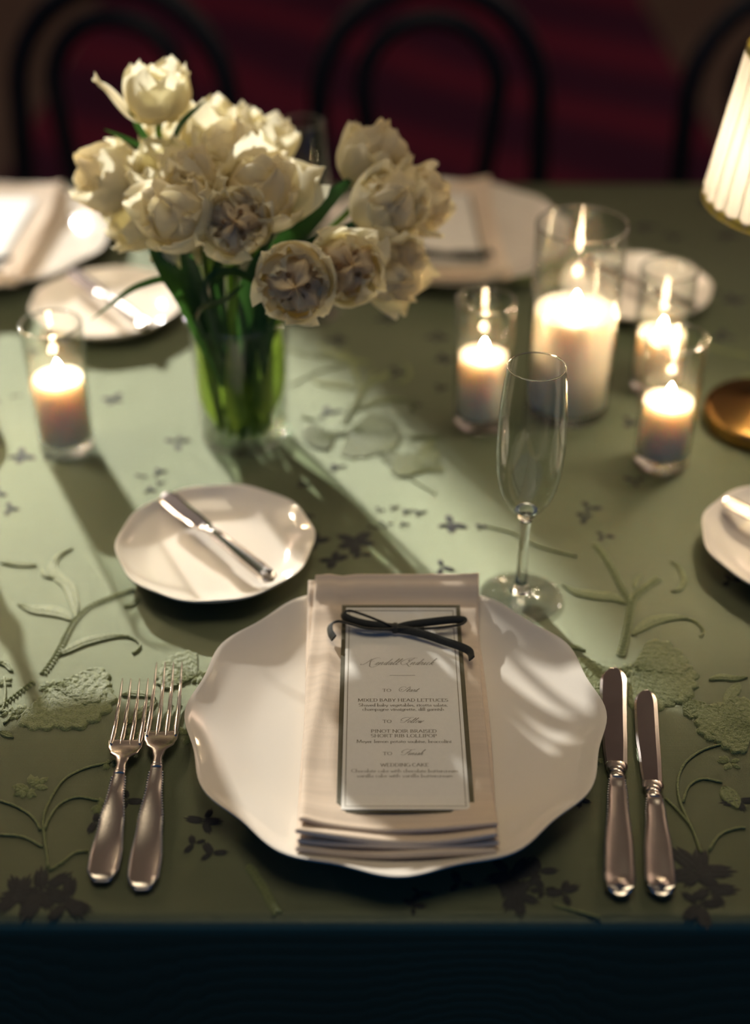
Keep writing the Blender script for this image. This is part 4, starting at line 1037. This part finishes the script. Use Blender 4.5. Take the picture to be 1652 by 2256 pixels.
def leaf_strip(pts, wd, fold=.35, n=26):
    sp = spline(pts, n); mb = MB(); rows = []
    for i, p in enumerate(sp):
        t = (sp[min(i + 1, n - 1)] - sp[max(i - 1, 0)]).normalized()
        side = t.cross(Vector((0, -.55, .83))); side = side.normalized() if side.length > .05 else Vector((1, 0, 0))
        nn = side.cross(t).normalized(); s = i / (n - 1)
        w_ = wd * max(.04, sin(pi * (s * .93 + .06)) ** .75)
        rows.append([p + side * w_ * q + nn * (fold * w_ * abs(q) ** 1.4) for q in (-1, -.55, 0, .55, 1)])
    m = 5
    mb.add([v for r in rows for v in r], [(i * m + k, (i + 1) * m + k, (i + 1) * m + k + 1, i * m + k + 1) for i in range(n - 1) for k in range(m - 1)])
    return mb

# head centre (x, y, height over the table), axis, scale, kind, label
SPEC = [
 ((0, .05, 1), 1.0, 'cup', 'tallest cream tulip standing alone above the bouquet'),
 ((0, .2, 1), 1.05, 'cup', 'upright cream tulip at the top middle of the bouquet, right under the tallest one'),
 ((.3, .1, 1), .95, 'cup', 'upright cream tulip at the top right of the main bunch'),
 ((-.1, .3, 1), .85, 'cup', 'half hidden cream tulip at the back below the tallest one'),
 ((-.75, -.10, .62), 1.05, 'double', 'frilled cream tulip pointing left at the far left of the bouquet'),
 ((-.25, -.25, 1), .95, 'cup', 'cream tulip just right of the frilled leftmost bloom'),
 ((.0, -.35, .9), .90, 'double', 'frilled cream tulip in the very middle of the bunch, ringed by other blooms'),
 ((.15, -.05, 1), 1.10, 'double', 'large frilled cream tulip in the upper middle of the bunch'),
 ((-.35, -.60, .66), 1.10, 'open', 'open cream tulip at the front left of the main bunch, its petals spread'),
 ((.35, -.42, .76), 1.15, 'open', 'large open cream tulip at the right end of the main bunch, upper row'),
 ((.05, -.78, .48), 1.0, 'face', 'cream tulip facing the camera low in the middle, with a brown heart'),
 ((-.45, -.30, .10), 1.0, 'cup', 'drooping cream tulip at the lower left of the bunch'),
 ((-.05, -.30, -.55), .80, 'cup', 'nodding cream tulip peeping out below the front left bloom'),
 ((.35, 0, .92), 1.10, 'double', 'upright frilled cream tulip, the highest of the right side group'),
 ((.45, -.50, .60), 1.05, 'double', 'full cream tulip in the middle of the right side group'),
 ((.85, -.25, .30), .95, 'open', 'cream tulip furthest to the right, pointing at the far plate'),
 ((.25, -.78, .45), 1.05, 'face', 'cream tulip facing the camera with brown heart, second of the low right row'),
 ((.05, -.84, .30), 1.10, 'face', 'lowest cream tulip, drooping over the rim at the front of the vase'),
 ((.60, -.66, .05), 1.05, 'open', 'drooping open cream tulip at the right end of the low row'),
]
for i, (hp, (ax, sc, kind, labl)) in enumerate(zip(HEADS, SPEC)):
    rnd = random.Random(50 + i)
    head = Vector(hp); ax = Vector(ax).normalized()
    sc *= 1.04
    basep = head - ax * .022 * sc
    t = thing('tulip', labl, 'tulip', (VX, VY, .0105), 0, 'cream tulips in the vase')
    org = Vector((VX, VY, .0105))
    a = i * 2.4
    foot = Vector((VX + .022 * cos(a), VY + .022 * sin(a), .0125))
    d = basep - Vector((VX, VY, .15)); d.z = 0
    mouth = Vector((VX, VY, .118)) + (d.normalized() * min(.034, d.length * .6) if d.length > .001 else Vector((0, 0, 0))) + Vector((.006 * cos(a * 1.7), .006 * sin(a * 1.7), 0))
    mid = (mouth + basep) / 2 + Vector((0, 0, .012 if basep.z < .2 else .004))
    pts = [foot, (foot + mouth) / 2, mouth, mid, basep - ax * .018, basep]
    sp = spline(pts, 30)
    MB().tube([p - org for p in sp], [.0027] * 28 + [.0030, .0036], 8).build('stem', M['stem'], t)
    q = ax.to_track_quat('Z', 'Y').to_matrix().to_4x4()
    def put(mesh, name, mat, ang, tilt=0.0, s=1.0, dz=0.0):
        o = bpy.data.objects.new(name, mesh)
        if not mesh.materials: mesh.materials.append(mat)
        COL.objects.link(o); o.parent = t
        o.matrix_local = Matrix.Translation(basep - org) @ q @ Matrix.Rotation(ang, 4, 'Z') @ Matrix.Translation((0, 0, dz)) @ Matrix.Rotation(tilt, 4, 'Y') @ Matrix.Scale(s * sc, 4)
        return o
    sets = {'cup': [('outer', 3, 0, .0, 1), ('outer', 3, 1.05, -.05, .96), ('inner', 3, .5, 0, .95)],
            'double': [('outer', 4, 0, .06, .98), ('inner', 5, .6, .05, .98), ('inner', 4, 0, -.05, .88), ('core', 5, .3, 0, .95)],
            'open': [('wide', 4, 0, .0, 1), ('wide_in', 4, .7, .0, 1), ('inner', 3, .3, .05, .85), ('core', 3, 0, 0, .85)],
            'face': [('wide', 4, .3, -.08, .98), ('wide_in', 5, 0, -.02, .96), ('inner', 4, .3, .02, .88), ('heart', 4, .1, 0, .95)]}[kind]
    a0 = rnd.uniform(0, 6)
    n = 0
    for kd, cnt, off, tl, s in sets:
        for k in range(cnt):
            kd2 = kd
            if i == 0 and n == 0: kd2 = 'flare'
            ang = a0 + off + k * 2 * pi / cnt + rnd.uniform(-.12, .12)
            if i == 0:                               # the flared petal of the tallest bloom leans left
                loc_dir = q.to_3x3().inverted() @ Vector((-1, -.2, 0))
                ang = math.atan2(loc_dir.y, loc_dir.x) + off + k * 2 * pi / cnt
            put(petal(kd2, rnd.randrange(4)), 'petal', M['heart'] if kd == 'heart' else M['petal_in'] if kd in ('core', 'wide_in') else M['petal'], ang, tl + rnd.uniform(-.08, .10), s * rnd.uniform(.93, 1.05), .0006 * n * .3)
            n += 1
    if kind in ('face', 'open', 'double'):
        put(HEART[i % 3].copy(), 'heart', M['heart'] if kind == 'face' else M['petal_in'], rnd.uniform(0, 6), 0, 1.0 if kind == 'face' else 1.1)
    if kind == 'face':
        put(stam, 'stamens', M['stamen'], 0, 0, 1.15, .012)
    for ti, lp, wd in LEAF3:
        if ti != i: continue
        p0, p1, p2 = [Vector(p) for p in lp]
        st = Vector((VX, VY, .06)) + (p0 - Vector((VX, VY, p0.z))) * .45
        if p0.z > .18: st = p0 + (p0 - p1) * .6
        leaf_strip([st - org, p0 - org, p1 - org, p2 - org], wd).build('leaf', M['leaf'], t)
# submerged lower leaves of three stems, pressed against the glass
for ti, a in ((11, 2.6), (8, 3.6), (10, 4.6), (17, 5.4), (14, .3)):
    t = [o for o in COL.objects if o.name.startswith('tulip') and o.get('label') == SPEC[ti][3]][0]
    c, s = cos(a), sin(a)
    leaf_strip([(.018 * c, .018 * s, .002), (.028 * c, .028 * s, .03), (.031 * c, .031 * s, .06), (.033 * c, .033 * s, .105)], .008).build('leaf', M['stem'], t)

# ------------------------------------------------------------------ bentwood chairs on the far side
def make_chair(label, x, y, rz):
    t = thing('bentwood_chair', label, 'chair', (x, y, -TZ), rz, 'bentwood chairs along the far side')
    # local: seat towards -Y, back at +Y
    def hoop(w_top, w_bot, zb_, zt_, y0, lean, r):
        pts = []
        n = 60
        for k in range(n + 1):
            s = k / n
            if s < .30: u = s / .30; px, pz = -(w_bot + (w_top - w_bot) * (u ** .8)), zb_ + (zt_ - w_top * 1.0 - zb_) * u
            elif s > .70: u = (1 - s) / .30; px, pz = (w_bot + (w_top - w_bot) * (u ** .8)), zb_ + (zt_ - w_top * 1.0 - zb_) * u
            else:
                a = pi - pi * (s - .30) / .40; px, pz = w_top * cos(a), zt_ - w_top + w_top * sin(a)
            pts.append((px, y0 + lean * max(0, pz - .45), pz))
        return MB().tube(pts, r, 12)
    hoop(.166, .176, .0, .838, .190, .13, .0165).build('back_frame', M['wood'], t)
    hoop(.100, .062, .47, .796, .173, .13, .0145).build('inner_hoop', M['wood'], t)
    MB().lathe([(0, .455), (.175, .455), (.188, .458), (.193, .468), (.188, .478), (.176, .481), (.17, .477), (0, .475)], 48).build('seat', M['wood'], t)
    for s in (-1, 1):
        MB().tube([(s * .135, -.13, .455), (s * .142, -.14, .25), (s * .155, -.155, .0)], [.0165, .015, .012], 10).build('leg', M['wood'], t)
    MB().tube([(.125 * cos(a), .02 + .145 * sin(a), .24) for a in [2 * pi * k / 40 for k in range(41)]], .009, 8).build('leg_ring', M['wood'], t)
    return t
make_chair('black bentwood chair in the middle, behind the far plate', .082, 1.905, 0)
make_chair('black bentwood chair at the left, behind the tallest tulip', -.420, 1.915, -.20)
make_chair('black bentwood chair at the right, behind the lamp shade', .640, 1.905, .05)
